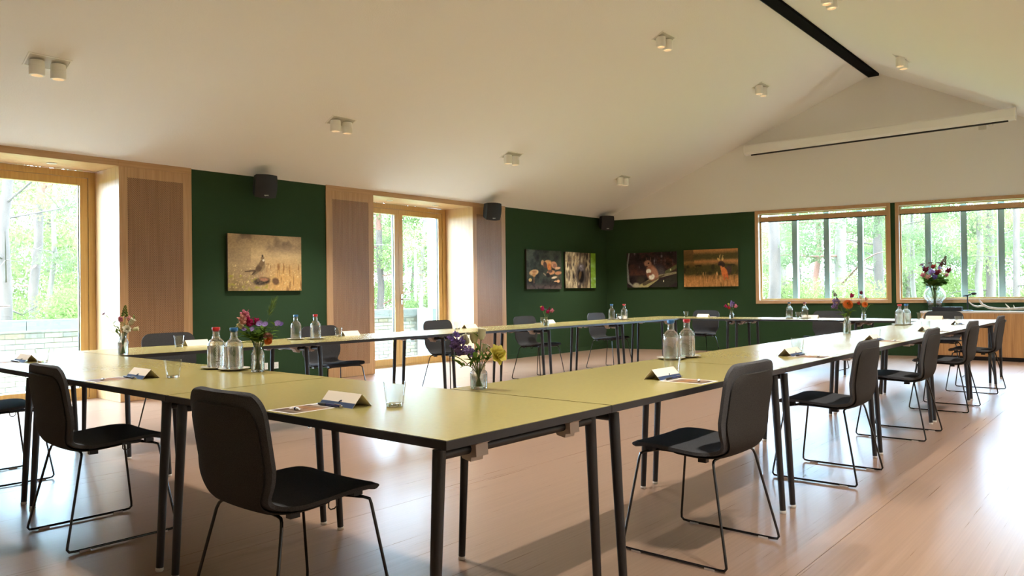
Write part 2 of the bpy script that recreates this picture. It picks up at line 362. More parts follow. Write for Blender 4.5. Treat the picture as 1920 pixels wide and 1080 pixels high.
window(1, *WIN[0], 'wide oak framed window in the end wall, left of two', (3.54, 4.085, 4.635))
window(2, *WIN[1], 'wide oak framed window in the end wall, right of two, behind the tall bouquet', (5.69, 6.215, 6.74, 7.265))

# ------------------------------------------------------------------ ceiling lamps
def fixture_proto():
    t = thing('ceiling_spot_pair', (0, 0, 0))
    # local: +Y along the room, origin at the ceiling surface; plate follows the slope through 'tilt' parts
    fr = MB(); a, b, w_ = .17, .09, .013
    fr.box(-b, -b+w_, -a, a, -.006, .0); fr.box(b-w_, b, -a, a, -.006, .0); fr.box(-b+w_, b-w_, -a, -a+w_, -.006, 0); fr.box(-b+w_, b-w_, a-w_, a, -.006, 0)
    fr.ob('trim_frame', M_fix, t); MB().box(-b+w_, b-w_, -a+w_, a-w_, -.0015, -.0005).ob('recess_plate', M_fixin, t)
    return t
fx0 = fixture_proto()
head_me = MB().lathe([(0, -.004), (.058, -.004), (.060, -.03), (.0605, -.056), (.0585, -.057), (.0585, -.06), (.0605, -.061), (.0605, -.128), (.057, -.132), (.046, -.132), (.040, -.105), (0, -.105)], 24).me('lamp_head', M_fix, True)
lens_me = MB().lathe([(0, -.1055), (.030, -.1065), (.036, -.112), (.0385, -.1065), (.030, -.1058)], 16).me('lamp_lens', M_lens, True)
rowx = [(-5.83, math.atan(KL), 'lower row by the door wall'), (-3.28, math.atan(KL), 'upper row left of the ridge'), (-1.26, -math.atan(KR), 'upper row right of the ridge'), (1.22, -math.atan(KR), 'lower row on the camera side')]
ordn = ['nearest', 'second', 'third', 'farthest']
first = True
for x, tilt, rn in rowx:
    for j, y in enumerate((.98, 4.07, 7.14, 10.2)):
        o_ = copy_tree(fx0)
        o_.location = (x, y, zc(x)); o_.rotation_euler = (0, 0, 0)
        for ch in o_.children: ch.rotation_euler = (0, -tilt, 0)
        tag(o_, 'white twin cylinder ceiling spot, %s, %s' % (rn, ordn[j]+' from the camera'), 'ceiling light', 'twin ceiling spots')
        for dy in (-.083, .083):
            h = link('lamp_head', head_me, o_); h.location = (0, dy, 0); l = link('lamp_lens', lens_me, h)
            sp = bpy.data.lights.get('lamp_light') or bpy.data.lights.new('lamp_light', 'SPOT')
            sp.energy = SPOT; sp.spot_size = math.radians(100); sp.spot_blend = .8; sp.shadow_soft_size = .035; sp.color = (1, .965, .91)
            lo = bpy.data.objects.new('lamp_light', sp); COL.objects.link(lo); lo.parent = h; lo.location = (0, 0, -.137)
for c_ in list(fx0.children): bpy.data.objects.remove(c_)
bpy.data.objects.remove(fx0)

# ------------------------------------------------------------------ wall things: speakers, sockets, screen, pictures
def text_mesh(s, size, m, name, ext=.0004):
    cu = bpy.data.curves.new(name, 'FONT'); cu.body = s; cu.size = size; cu.align_x = 'CENTER'; cu.align_y = 'CENTER'; cu.extrude = ext; cu.resolution_u = 2
    ob = bpy.data.objects.new(name, cu); COL.objects.link(ob); dg = bpy.context.evaluated_depsgraph_get()
    me = bpy.data.meshes.new_from_object(ob.evaluated_get(dg)); bpy.data.objects.remove(ob); me.materials.append(m); return me
logo = text_mesh('apart', .026, M_white, 'logo')
def speaker(loc, rz, lab):
    t = thing('wall_speaker', loc, rz, lab, 'speaker', 'black wall speakers')
    # bulged front grille: front faces local -Y
    n = 8; wv, hv = .135, .145; q = MB(); V = {}
    for i in range(n+1):
        for j in range(n+1):
            u = -1+2*i/n; v = -1+2*j/n
            V[i, j] = q.bm.verts.new((u*wv*(1-.05*v*v), -.10-.03*(1-u*u)*.6-.02*(1-v*v), v*hv*(1-.07*u*u)))
    for i in range(n):
        for j in range(n): q.bm.faces.new([V[i, j], V[i+1, j], V[i+1, j+1], V[i, j+1]])
    edge = [V[i, 0] for i in range(n+1)]+[V[n, j] for j in range(1, n+1)]+[V[i, n] for i in range(n-1, -1, -1)]+[V[0, j] for j in range(n-1, 0, -1)]
    bk = [q.bm.verts.new((v.co.x*.78, .06, v.co.z*.80)) for v in edge]; m_ = len(edge)
    for k in range(m_): q.bm.faces.new([edge[k], edge[(k+1) % m_], bk[(k+1) % m_], bk[k]])
    q.bm.faces.new(bk)
    bd = q.ob('cabinet', M_spk, t, True); bd.rotation_euler = (math.radians(12), 0, 0)
    lg = link('logo', logo, bd); lg.location = (0, -.1335, -.105); lg.rotation_euler = (math.radians(78), 0, 0)
    br = MB().box(-.03, .03, .055, .10, -.05, .05); br.tube([(0, .09, 0), (0, .165, .0)], .014, 8); br.box(-.04, .04, .155, .17, -.07, .07); br.ob('wall_bracket', M_blackpl, t)
speaker((XL+.172, 3.69, 2.475), math.radians(78), 'black wall speaker above the bird picture')
speaker((XL+.19, 7.82, 2.475), math.radians(72), 'black wall speaker on the oak panel beside the middle double door')
speaker((XL+.20, 11.17, 2.50), math.radians(62), 'black wall speaker in the far corner above the bark picture')
for y, lb in ((3.79, 'white wall socket low on the green wall, left of a pair'), (3.94, 'white wall socket low on the green wall, right of a pair')):
    t = thing('wall_socket', (XL, y, .25), 0, lb, 'socket', 'wall sockets'); MB().box(0, .010, -.04, .04, -.04, .04).ob('cover_plate', M_socket, t)
    MB().lathe([(.020, .0), (.022, .003), (.024, 0)], 16, Matrix.Translation((.0103, 0, 0)) @ Matrix.Rotation(math.pi/2, 4, 'Y'), closed=True).ob('socket_ring', M_glide, t)
# projection screen
t = thing('projection_screen', (-2.2, 11.86, 3.66), 0, 'long white roller screen case mounted across the gable', 'projection screen')
MB().prism([(-.075, -.045), (-.05, -.085), (.05, -.085), (.075, -.06), (.075, .07), (.05, .085), (-.05, .085), (-.075, .06)], -2.05, 2.05, lambda u, v, wv: (wv, u, v)).ob('case', M_white, t)
for s in (-1, 1): MB().prism([(-.08, -.05), (-.052, -.09), (.052, -.09), (.08, -.063), (.08, .073), (.052, .09), (-.052, .09), (-.08, .063)], s*2.05, s*2.068, lambda u, v, wv: (wv, u, v)).ob('end_cap', M_fix, t)
MB().box(-1.95, 1.97, -.03, .0, -.108, -.086).ob('bottom_bar', M_blackpl, t)
MB().box(-1.72, -1.66, .055, .26, .06, .10).ob('bracket', M_fix, t)
MB().box(1.60, 1.66, .0755, .84, .02, .06).ob('bracket', M_fix, t)
MB().box(1.58, 1.68, .05, .075, -.16, .06).ob('bracket', M_fixin, t)

# --- framed photo prints, painted per vertex
def vnoise(nx, ny, sxx, syy, seed, octv=4):
    r = np.random.default_rng(seed); out = np.zeros((ny, nx)); amp = 1; tot = 0
    for o_ in range(octv):
        gx, gy = max(2, int(sxx*2**o_)+1), max(2, int(syy*2**o_)+1); g = r.random((gy+1, gx+1))
        x = np.linspace(0, gx-1e-6, nx); y = np.linspace(0, gy-1e-6, ny); xi = x.astype(int); yi = y.astype(int); fx = x-xi; fy = y-yi
        fx = fx*fx*(3-2*fx); fy = fy*fy*(3-2*fy)
        a = g[yi][:, xi]*(1-fx)+g[yi][:, xi+1]*fx; b = g[yi+1][:, xi]*(1-fx)+g[yi+1][:, xi+1]*fx
        out += amp*(a*(1-fy[:, None])+b*fy[:, None]); tot += amp; amp *= .55
    return out/tot
class Paint:
    def __init__(s, nx, ny, seed): s.nx, s.ny, s.seed = nx, ny, seed; s.U, s.V = np.meshgrid(np.linspace(0, 1, nx), np.linspace(0, 1, ny)); s.A = np.zeros((ny, nx, 3)); s.asp = nx/ny
    def n(s, a, b, k=0, o_=4): return vnoise(s.nx, s.ny, a, b, s.seed+k, o_)
    def fill(s, c): s.A[:] = c
    def mix(s, c, m): m = np.clip(m, 0, 1)[..., None]; s.A = s.A*(1-m)+np.array(c, float)*m
    def ell(s, cx, cy, rx, ry, c, ang=0, soft=.15, tex=0):
        dx = (s.U-cx)*s.asp; dy = s.V-cy; a = math.radians(ang); X = dx*math.cos(a)+dy*math.sin(a); Y = -dx*math.sin(a)+dy*math.cos(a)
        d = np.sqrt((X/(rx*s.asp))**2+(Y/ry)**2); m = np.clip((1-d)/soft+.5, 0, 1)
        if tex: m = m*np.clip(.6+tex*(s.n(40, 40, 9)-.35), 0, 1)
        s.mix(c, m)
    def line(s, x0, y0, x1, y1, w0, w1, c):
        dx, dy = (x1-x0)*s.asp, y1-y0; px, py = (s.U-x0)*s.asp, s.V-y0; tt = np.clip((px*dx+py*dy)/(dx*dx+dy*dy), 0, 1)
        d = np.sqrt((px-tt*dx)**2+(py-tt*dy)**2); wv = w0+(w1-w0)*tt; s.mix(c, (wv-d)/.008+.5)
    def jitter(s, amt, a=60, b=60, k=3): s.A *= (1+amt*(s.n(a, b, k, 2)-.5)*2)[..., None]
def p_bird():
    P = Paint(140, 96, 11); U, V = P.U, P.V
    P.fill((150, 124, 90)); P.mix((178, 150, 104), P.n(3, 3)*1.6-.4); P.mix((112, 92, 70), (P.n(4, 3, 1)-.55)*5*(V > .5)); P.mix((190, 160, 112), np.exp(-((V-.62)/.16)**2)*(U > .3)*.8)
    P.mix((186, 144, 84), np.clip(.62-V, 0, 1)*3*np.clip((U-.42)*4, 0, 1)*(.4+P.n(60, 3, 2)));  P.mix((120, 100, 62), np.clip(.5-V, 0, 1)*2.2*np.clip((.5-U)*3, 0, 1)*P.n(18, 12, 4)*1.4)
    P.mix((150, 138, 62), (P.n(24, 18, 5)-.58)*9*(V < .28)*(U < .6)); P.mix((214, 184, 128), (P.n(60, 50, 6)-.66)*9*(V < .5)); P.mix((130, 94, 54), (P.n(70, 4, 7)-.6)*7*(V < .5)*(U > .5))
    P.ell(.44, .17, .11, .07, (44, 34, 26), 6, .4, 1.2); P.ell(.63, .17, .05, .06, (96, 70, 46), -30, .5); P.ell(.47, .20, .06, .03, (150, 104, 76), 0, .6)
    P.line(.37, .36, .22, .34, .018, .010, (84, 66, 46)); P.line(.37, .36, .31, .29, .026, .010, (74, 58, 40)); P.line(.40, .36, .33, .28, .02, .012, (110, 92, 64))
    P.ell(.425, .42, .075, .075, (128, 106, 74), 42, .25); P.ell(.40, .40, .05, .05, (86, 68, 46), 45, .4); P.ell(.445, .50, .032, .075, (112, 90, 62), -28, .3); P.ell(.452, .585, .022, .032, (120, 98, 70), 0, .3)
    P.ell(.465, .545, .014, .02, (214, 200, 170), 0, .4); P.ell(.452, .625, .012, .022, (62, 50, 38), 25, .4); P.line(.42, .33, .415, .22, .006, .006, (150, 106, 76)); P.line(.45, .34, .44, .24, .005, .005, (150, 106, 76))
    P.jitter(.10); return P
def p_mush():
    P = Paint(110, 80, 21); U, V = P.U, P.V
    P.fill((64, 66, 52)); P.mix((92, 98, 78), (1-U)*V*.9); P.mix((34, 34, 28), (P.n(6, 5)-.4)*2.4); P.mix((92, 74, 66), np.clip(.17-V, 0, 1)*8); P.mix((44, 34, 30), (P.n(14, 10, 1)-.5)*4*(V < .25))
    P.line(.20, .40, .20, .16, .014, .012, (150, 104, 66)); P.ell(.20, .42, .13, .075, (228, 186, 128), 8, .25); P.ell(.20, .36, .05, .05, (206, 150, 92), 0, .4); P.ell(.21, .44, .06, .03, (190, 132, 86), 0, .8); P.ell(.095, .23, .045, .045, (226, 194, 122), 0, .4)
    for x, y, rx, ry, c, a in ((.58, .66, .13, .09, (218, 160, 100), 10), (.44, .68, .04, .07, (210, 160, 108), -30), (.52, .62, .05, .09, (96, 70, 58), 30), (.78, .63, .09, .09, (196, 142, 104), -15), (.80, .60, .05, .06, (150, 104, 84), 0), (.87, .545, .10, .035, (206, 160, 120), 6), (.64, .57, .06, .10, (206, 124, 62), 10), (.68, .43, .12, .06, (196, 138, 92), 5), (.66, .46, .07, .04, (110, 78, 62), 0), (.90, .42, .10, .045, (186, 128, 86), 5), (.78, .30, .085, .028, (214, 188, 150), 8), (.50, .38, .05, .02, (150, 130, 104), -30), (.82, .20, .05, .02, (200, 160, 120), 5), (.90, .205, .045, .04, (220, 164, 116), 0)):
        P.ell(x, y, rx, ry, c, a, .25)
    P.line(.89, .38, .89, .24, .012, .012, (130, 90, 60)); P.ell(.76, .52, .05, .02, (30, 26, 22), 0, .5); P.ell(.60, .36, .05, .06, (34, 30, 26), 0, .5); P.jitter(.14); return P
def p_bark():
    P = Paint(110, 80, 31); U, V = P.U, P.V
    P.fill((172, 154, 118)); P.mix((96, 82, 66), (P.n(16, 2)-.46)*6); P.mix((206, 186, 146), (P.n(10, 3, 1)-.52)*4*(U < .45)); P.mix((52, 44, 38), (P.n(26, 4, 2)-.60)*9); P.mix((60, 50, 44), (P.n(20, 3, 4)-.50)*5*(U > .36)); P.mix((146, 120, 84), (P.n(5, 6, 5)-.6)*4)
    P.ell(.51, .40, .15, .30, (70, 62, 56), 4, .4); P.ell(.50, .35, .10, .20, (24, 20, 18), 6, .3); P.ell(.47, .36, .04, .14, (84, 66, 40), -20, .5); P.ell(.52, .58, .09, .10, (112, 104, 104), 0, .6, 1.2); P.ell(.50, .62, .03, .03, (140, 134, 138), 0, .6)
    P.mix((46, 38, 32), ((U > .80)*(U < .835))*.8)
    g = np.clip((U-.825)*60, 0, 1); P.mix((122, 158, 46), g); P.mix((150, 190, 96), g*(P.n(3, 5, 6)-.4)*3); P.mix((170, 200, 180), g*(V < .3)*(P.n(8, 10, 7)-.4)*3); P.jitter(.10); return P
def p_squir():
    P = Paint(130, 86, 41); U, V = P.U, P.V
    P.fill((44, 32, 32)); P.mix((88, 52, 38), (P.n(5, 4)-.5)*3.2*(V > .35)); P.mix((110, 100, 104), (P.n(26, 3, 1)-.6)*4*(V > .55)); P.mix((22, 16, 16), (P.n(8, 8, 2)-.5)*3)
    P.line(.05, 1, .01, .65, .02, .025, (112, 112, 106)); P.line(.01, .65, .03, .15, .025, .03, (120, 120, 112)); P.line(.03, .15, .13, .03, .03, .02, (120, 116, 106))
    P.ell(.66, .48, .10, .17, (56, 50, 52), 20, .7); P.ell(.70, .45, .06, .10, (74, 64, 64), 30, .9)
    P.line(1.02, .60, .80, .42, .05, .05, (86, 86, 52)); P.line(.98, .40, .55, .28, .03, .05, (132, 122, 92)); P.line(.60, .26, .30, .0, .07, .10, (150, 140, 92)); P.line(.75, .34, .35, .10, .02, .05, (78, 66, 46)); P.line(1., .25, .60, .0, .10, .14, (46, 44, 34)); P.ell(.19, .06, .07, .08, (150, 140, 112), 0, .5); P.ell(.28, .22, .08, .10, (52, 46, 34), 0, .6)
    P.ell(.50, .42, .105, .24, (140, 92, 68), 12, .25); P.ell(.57, .42, .06, .18, (160, 112, 86), 25, .5); P.ell(.43, .68, .075, .10, (150, 106, 82), -10, .3); P.ell(.445, .46, .05, .07, (214, 208, 186), 0, .3); P.ell(.505, .30, .06, .08, (216, 208, 184), 20, .3); P.ell(.46, .38, .05, .04, (124, 78, 56), 0, .4)
    P.line(.40, .76, .40, .86, .012, .005, (90, 64, 52)); P.line(.48, .75, .49, .86, .012, .005, (110, 80, 66)); P.ell(.445, .69, .014, .02, (20, 16, 16), 0, .4); P.ell(.40, .60, .03, .02, (70, 46, 38), 0, .5); P.ell(.88, .49, .012, .03, (214, 206, 160), 0, .5); P.ell(.74, .17, .008, .03, (220, 210, 170), 0, .5); P.jitter(.16); return P
def p_deer():
    P = Paint(130, 86, 51); U, V = P.U, P.V
    P.fill((176, 118, 62)); P.mix((76, 66, 32), np.exp(-((V-.80)/.11)**2)*1.5*(.5+P.n(5, 3))); P.mix((96, 70, 36), (V > .70)*(U < .18)*.8); P.mix((186, 122, 68), np.exp(-((V-.66)/.05)**2)*(U > .2)*1.2)
    P.mix((70, 62, 28), np.exp(-((V-.45)/.16)**2)*1.7*(.35+P.n(8, 5, 1))); P.mix((48, 44, 20), (P.n(12, 8, 2)-.52)*6*(V > .3)*(V < .6)); P.mix((176, 122, 66), np.clip(.36-V, 0, 1)*5*(.3+P.n(30, 3, 3))); P.mix((206, 150, 88), (P.n(60, 4, 4)-.6)*6*(V < .4)); P.mix((104, 76, 36), (P.n(40, 3, 5)-.58)*5*(V < .3))
    P.ell(.83, .44, .055, .11, (72, 52, 42), 0, .4); P.line(.70, .58, .755, .34, .045, .075, (208, 116, 58)); P.ell(.755, .36, .055, .12, (206, 110, 52), 10, .35); P.line(.755, .30, .75, .18, .030, .02, (196, 100, 48)); P.line(.80, .32, .815, .20, .022, .014, (196, 92, 44))
    P.ell(.695, .61, .055, .065, (66, 46, 34), 0, .3); P.line(.69, .60, .64, .57, .025, .014, (40, 30, 26)); P.ell(.735, .57, .03, .06, (52, 38, 30), -20, .4); P.ell(.645, .725, .016, .045, (206, 160, 84), 35, .4); P.ell(.72, .73, .018, .045, (206, 164, 90), -5, .4)
    P.line(.672, .70, .665, .84, .008, .005, (190, 156, 90)); P.line(.668, .77, .69, .85, .006, .004, (190, 156, 90)); P.line(.712, .70, .72, .84, .008, .005, (190, 156, 90)); P.line(.72, .78, .74, .83, .006, .004, (190, 156, 90)); P.jitter(.14); return P
def p_leaflet(seed=61):
    P = Paint(26, 38, seed); U, V = P.U, P.V
    P.fill((120, 104, 88)); P.mix((70, 52, 44), (P.n(4, 5)-.45)*4); P.mix((168, 112, 58), np.exp(-((V-.5)/.2)**2)*(P.n(3, 4, 1)*1.4)); P.mix((176, 168, 158), np.clip((V-.72)*5, 0, 1)*.7); P.mix((232, 226, 214), ((V > .80)*(V < .84)+(V > .87)*(V < .91))*(P.n(12, 2, 2) > .42)*.8)
    bd = (U < .05)+(U > .95)+(V < .035)+(V > .965); P.mix((236, 230, 220), bd*1.); return P
LUT = np.array([s2l((i, 0, 0))[0] for i in range(256)])
def print_mesh(name, P, wv, hv):
    nx, ny = P.nx, P.ny; X = (P.U-.5)*wv; Z = (P.V-.5)*hv
    co = np.stack([X, np.zeros_like(X), Z], -1).reshape(-1, 3); idx = np.arange(nx*ny).reshape(ny, nx)
    fc = np.stack([idx[:-1, :-1], idx[:-1, 1:], idx[1:, 1:], idx[1:, :-1]], -1).reshape(-1, 4)
    me = bpy.data.meshes.new(name); me.from_pydata(co.tolist(), [], fc.tolist())
    col = LUT[np.clip(P.A, 0, 255).astype(int)].reshape(-1, 3); rgba = np.concatenate([col, np.ones((len(col), 1))], 1).astype(np.float32)
    at = me.color_attributes.new('print', 'FLOAT_COLOR', 'POINT'); at.data.foreach_set('color', rgba.ravel()); me.materials.append(M_print); return me
def picture(P, wv, hv, loc, rz, lab):
    """front faces local -Y; loc is the wall point behind the centre"""
    t = thing('wildlife_print', loc, rz, lab, 'picture', 'nature photographs on the green walls')
    MB().box(-wv/2, wv/2, -.040, -.012, -hv/2, hv/2).ob('board', M_board, t); MB().box(-wv*.35, wv*.35, -.012, 0, -hv*.3, hv*.3).ob('hanging_batten', M_board, t)
    p = link('photo_print', print_mesh('photo_print', P, wv, hv), t); p.location = (0, -.0405, 0)
rzL = math.pi/2; rzB = math.atan2(TT[1], TT[0])
picture(p_bird(), 1.02, .69, (XL, 3.80, 1.535), rzL, 'photo of a small brown bird on golden grass, on the green wall')
picture(p_mush(), 1.02, .70, (XL, 9.42, 1.545), rzL, 'photo of tan mushrooms on a dark forest floor')
picture(p_bark(), 1.0, .68, (XL, 10.55, 1.55), rzL, 'photo of a bark trunk with a dark hole and a green edge')
picture(p_squir(), 1.01, .68, BW(.955, 0, 1.55), rzB, 'photo of a red squirrel standing on a branch')
picture(p_deer(), 1.02, .70, BW(2.11, 0, 1.555), rzB, 'photo of a roe deer in a golden field')

# ------------------------------------------------------------------ tables
def table_proto():
    t = thing('folding_table'); Lh, Wh = .7985, .3985        # long axis local X
    MB().box(-Lh, Lh, -Wh, Wh, T-.026, T-.0016).ob('table_top', M_blackedge, t)
    MB().box(-Lh+.0028, Lh-.0028, -Wh+.0028, Wh-.0028, T-.0016, T).ob('linoleum_surface', M_lino, t)
    for s in (-1, 1):
        x = s*(Lh-.065)
        MB().tube([(x, -.365, T-.052), (x, .365, T-.052)], .0155, 12).ob('crossbar', M_blackmet, t, True)
        for u in (-1, 1):
            top = Vector((x, u*.362, T-.037)); ft = Vector((x, u*.398, .012)); lg = MB()
            lg.tube([top, top+(ft-top)*.05, ft], [.0195, .0195, .0145], 12); l = lg.ob('leg', M_blackmet, t, True)
            MB().lathe([(0, 0), (.013, .0), (.0155, .004), (.0155, .014), (.013, .018), (0, .018)], 12, Matrix.Translation((x, u*.3985, 0))).ob('foot_glide', M_glide, l, True)
            # clamp bracket: hooks round the bar and screws to the top, profile in XZ
            y0, y1 = sorted((u*.20, u*.25)); zt = T-.0262
            pr = [(s*.055, zt), (-s*.10, zt), (-s*.095, zt-.010), (-s*.06, zt-.018), (-s*.035, zt-.034), (-s*.022, zt-.056), (s*.012, zt-.062), (s*.014, zt-.050), (s*.034, zt-.046), (s*.032, zt-.012)]
            if s < 0: pr = pr[::-1]
            MB().prism([(x+a, b) for a, b in pr], y0, y1, xz).ob('clamp', M_clamp, t)
    return t
tp = table_proto(); TAB = []
ords = ['first', 'second', 'third', 'fourth', 'fifth']
for k in range(3): TAB.append((-.8-1.6*k, .4, 0, 'yellow topped table of the near row, %s' % ['at the corner closest to the camera', 'in the middle with the bottles', 'at the left by the glazed door'][k]))
for k in range(5): TAB.append((-.4, 1.6+1.6*k, math.pi/2, 'yellow topped table of the right row, %s from the camera' % ords[k]))
for k in range(5): TAB.append((-4.4, 1.6+1.6*k, math.pi/2, 'yellow topped table of the row by the door wall, %s from the camera' % ords[k]))
for k in range(3): TAB.append((-.8-1.6*k, 9.2, 0, 'yellow topped table of the far row, %s' % ['in front of the sideboard', 'below the left window', 'in front of the deer picture'][k]))
for i, (x, y, rz, lb) in enumerate(TAB):
    o_ = tp if i == 0 else copy_tree(tp); o_.location = (x, y, 0); o_.rotation_euler = (0, 0, rz); tag(o_, lb, 'table', 'folding tables set in a rectangle')

# ------------------------------------------------------------------ chairs
def chair_proto():
    t = thing('felt_chair')
    # centre line of the shell in the y-z plane, front of the seat to the top of the back
    ctl = [(.218, .428), (.212, .441), (.195, .449), (.15, .453), (.09, .452), (.02, .447), (-.05, .442), (-.11, .439), (-.155, .442), (-.185, .456), (-.202, .482), (-.212, .52), (-.222, .58), (-.233, .65), (-.244, .72), (-.254, .775), (-.260, .80), (-.263, .813)]
    pts = []
    for a, b, c, d in zip([ctl[0]]+ctl[:-2], ctl[:-1], ctl[1:], ctl[2:]+[ctl[-1]]):
        for i in range(3):
            u = i/3; u2 = u*u; u3 = u2*u
            pts.append(tuple(.5*((2*b[k])+(-a[k]+c[k])*u+(2*a[k]-5*b[k]+4*c[k]-d[k])*u2+(-a[k]+3*b[k]-3*c[k]+d[k])*u3) for k in (0, 1)))
    pts.append(ctl[-1]); n = len(pts)
    L = [0]
    for p, q_ in zip(pts, pts[1:]): L.append(L[-1]+math.hypot(q_[0]-p[0], q_[1]-p[1]))
    tot = L[-1]
    iS = min(range(n), key=lambda i: abs(pts[i][0]+.155)+abs(pts[i][1]-.442))
    def hw(l, ins=0, top=None, bot=0.):
        top = tot if top is None else top
        h = .226-.044*math.exp(-((l-L[iS]-.035)/.06)**2)-ins
        e = top-l; r = .075
        if e < r: h -= r-math.sqrt(max(0, r*r-(r-e)**2))
        e = l-bot; r = .06
        if e < r: h -= (r-math.sqrt(max(0, r*r-(r-e)**2)))*.9
        return max(h, .02)
    def nor(i):
        a, b = pts[max(i-1, 0)], pts[min(i+1, n-1)]; dy, dz = b[0]-a[0], b[1]-a[1]; m_ = math.hypot(dy, dz); return (dz/m_, -dy/m_)   # towards the sitter is -(this)
    def shell(name, i0, i1, off0, off1, m, ins=0, top=None, bot=0., par=t, extra=None):
        q = MB(); C = 12; rows = []
        idx = list(range(i0, i1+1))
        for i in idx:
            y, z = pts[i]; ny, nz = nor(i); h = hw(L[i], ins, top, bot); ra = []; rb_ = []
            back = max(0, min(1, (z-.46)/.12))
            for c in range(C+1):
                u = -1+2*c/C; dish = (u*u)*.018*back; edge = 1-.0*abs(u)
                lift = (u*u)*.006*(1-back)
                taper = .004 if abs(u) > .99 else 0
                for off, lst in ((off0, ra), (off1, rb_)):
                    o2 = off+(taper if off == min(off0, off1) else -taper)
                    lst.append(q.bm.verts.new((u*h, y+ny*o2+dish, z+nz*o2+lift)))
            rows.append((ra, rb_))
        for (a0, b0), (a1, b1) in zip(rows, rows[1:]):
            for c in range(C):
                q.bm.faces.new([a0[c], a0[c+1], a1[c+1], a1[c]]); q.bm.faces.new([b0[c], b1[c], b1[c+1], b0[c+1]])
            q.bm.faces.new([a0[0], a1[0], b1[0], b0[0]]); q.bm.faces.new([a0[C], b0[C], b1[C], a1[C]])
        for a0, b0 in (rows[0], rows[-1]):
            for c in range(C): q.bm.faces.new([a0[c], b0[c], b0[c+1], a0[c+1]])
        return q.ob(name, m, par, True)
    # normal points out of the back / below the seat; offsets: negative = sitter's side
    sgn = -1 if nor(n-2)[0] > 0 else 1
    shell('seat', 0, iS, sgn*-.011, sgn*.011, M_felt); shell('backrest', iS, n-1, sgn*-.011, sgn*.011, M_felt)
    iT = max(i for i in range(n) if L[i] < tot-.035); iB = max(0, iS-9)
    shell('back_panel', iB, iT, sgn*.0145, sgn*.026, M_feltb, .026, L[iT]+.002, L[iB]-.03)
    q = MB().box(-.13, .13, -.10, .14, .418, .428); q.ob('seat_plate', M_blackpl, t)
    for s in (-1, 1):
        P = [(s*.05, -.135, .417), (s*.155, -.148, .417), (s*.178, -.152, .414), (s*.190, -.157, .405), (s*.198, -.163, .385), (s*.254, -.236, .045), (s*.257, -.240, .022), (s*.258, -.232, .0105), (s*.258, -.21, .0085), (s*.258, 0, .0085), (s*.258, .205, .0085), (s*.258, .228, .0105), (s*.256, .238, .022), (s*.252, .236, .045), (s*.206, .182, .395), (s*.202, .178, .412), (s*.19, .16, .420), (s*.12, .13, .421)]
        f = MB().tube(P, .0056, 8).ob('sled_leg', M_rod, t, True)
        for y in (-.17, .17): MB().box(s*.258-.0075, s*.258+.0075, y-.022, y+.022, .0, .0085).ob('floor_glide', M_clamp, f)
        for y in (-.10, .15): MB().box(s*.165-.013, s*.165+.013, y-.018, y+.018, .404 if y < 0 else .424, .430 if y < 0 else .441).ob('stacking_buffer', M_blackpl, t)
    MB().tube([(-.055, -.135, .417), (.055, -.135, .417)], .0056, 8).ob('rear_crossbar', M_rod, t, True)
    MB().tube([(.185, .055, .434), (.185, .055, .412), (.185, .045, .404), (.185, .03, .404), (.185, .022, .412), (.185, .022, .434)], .0025, 6).ob('link_hook', M_rod, t, True)
    return t
ch = chair_proto(); PLACES = []
for k, x in enumerate((-.835, -2.43, -4.06)): PLACES.append(('N', k, x, (.072, .08, .09)[k], 0))
for k, y in enumerate((1.65, 3.31, 4.95, 6.57, 8.12)): PLACES.append(('R', k, -.10, y, math.pi/2))
for k, y in enumerate((1.62, 3.16, 4.80, 6.40, 8.09)): PLACES.append(('L', k, -4.78, y, -math.pi/2))
for k, x in enumerate((-.72, -2.18, -4.08)): PLACES.append(('F', k, x, 9.58, math.pi))
PH = {'N': ['of the near row closest to the camera', 'of the near row, second from the camera', 'of the near row at the left picture edge'],
      'R': ['of the right row, %s from the camera' % o_ for o_ in ords], 'L': ['by the door wall, %s from the camera' % o_ for o_ in ords],
      'F': ['of the far row before the sideboard', 'of the far row below the left window', 'of the far row below the deer picture']}
PP = {('N', 0): 'at the near corner', ('N', 1): 'at the second place of the near row', ('N', 2): 'at the leftmost place of the near row'}
for k in range(5): PP['R', k] = 'at the %s place of the right row' % ords[k]; PP['L', k] = 'at the %s place along the door wall' % ords[k]
PP['F', 0] = 'at the far place before the sideboard'; PP['F', 1] = 'at the far place below the left window'; PP['F', 2] = 'at the far place below the deer picture'
for i, (g, k, x, y, rz) in enumerate(PLACES):
    o_ = ch if i == 0 else copy_tree(ch); o_.location = (x, y, 0); o_.rotation_euler = (0, 0, rz+random.uniform(-.02, .02)*(i > 0))
    tag(o_, 'charcoal felt chair on black sled legs '+PH[g][k], 'chair', 'felt chairs around the tables')

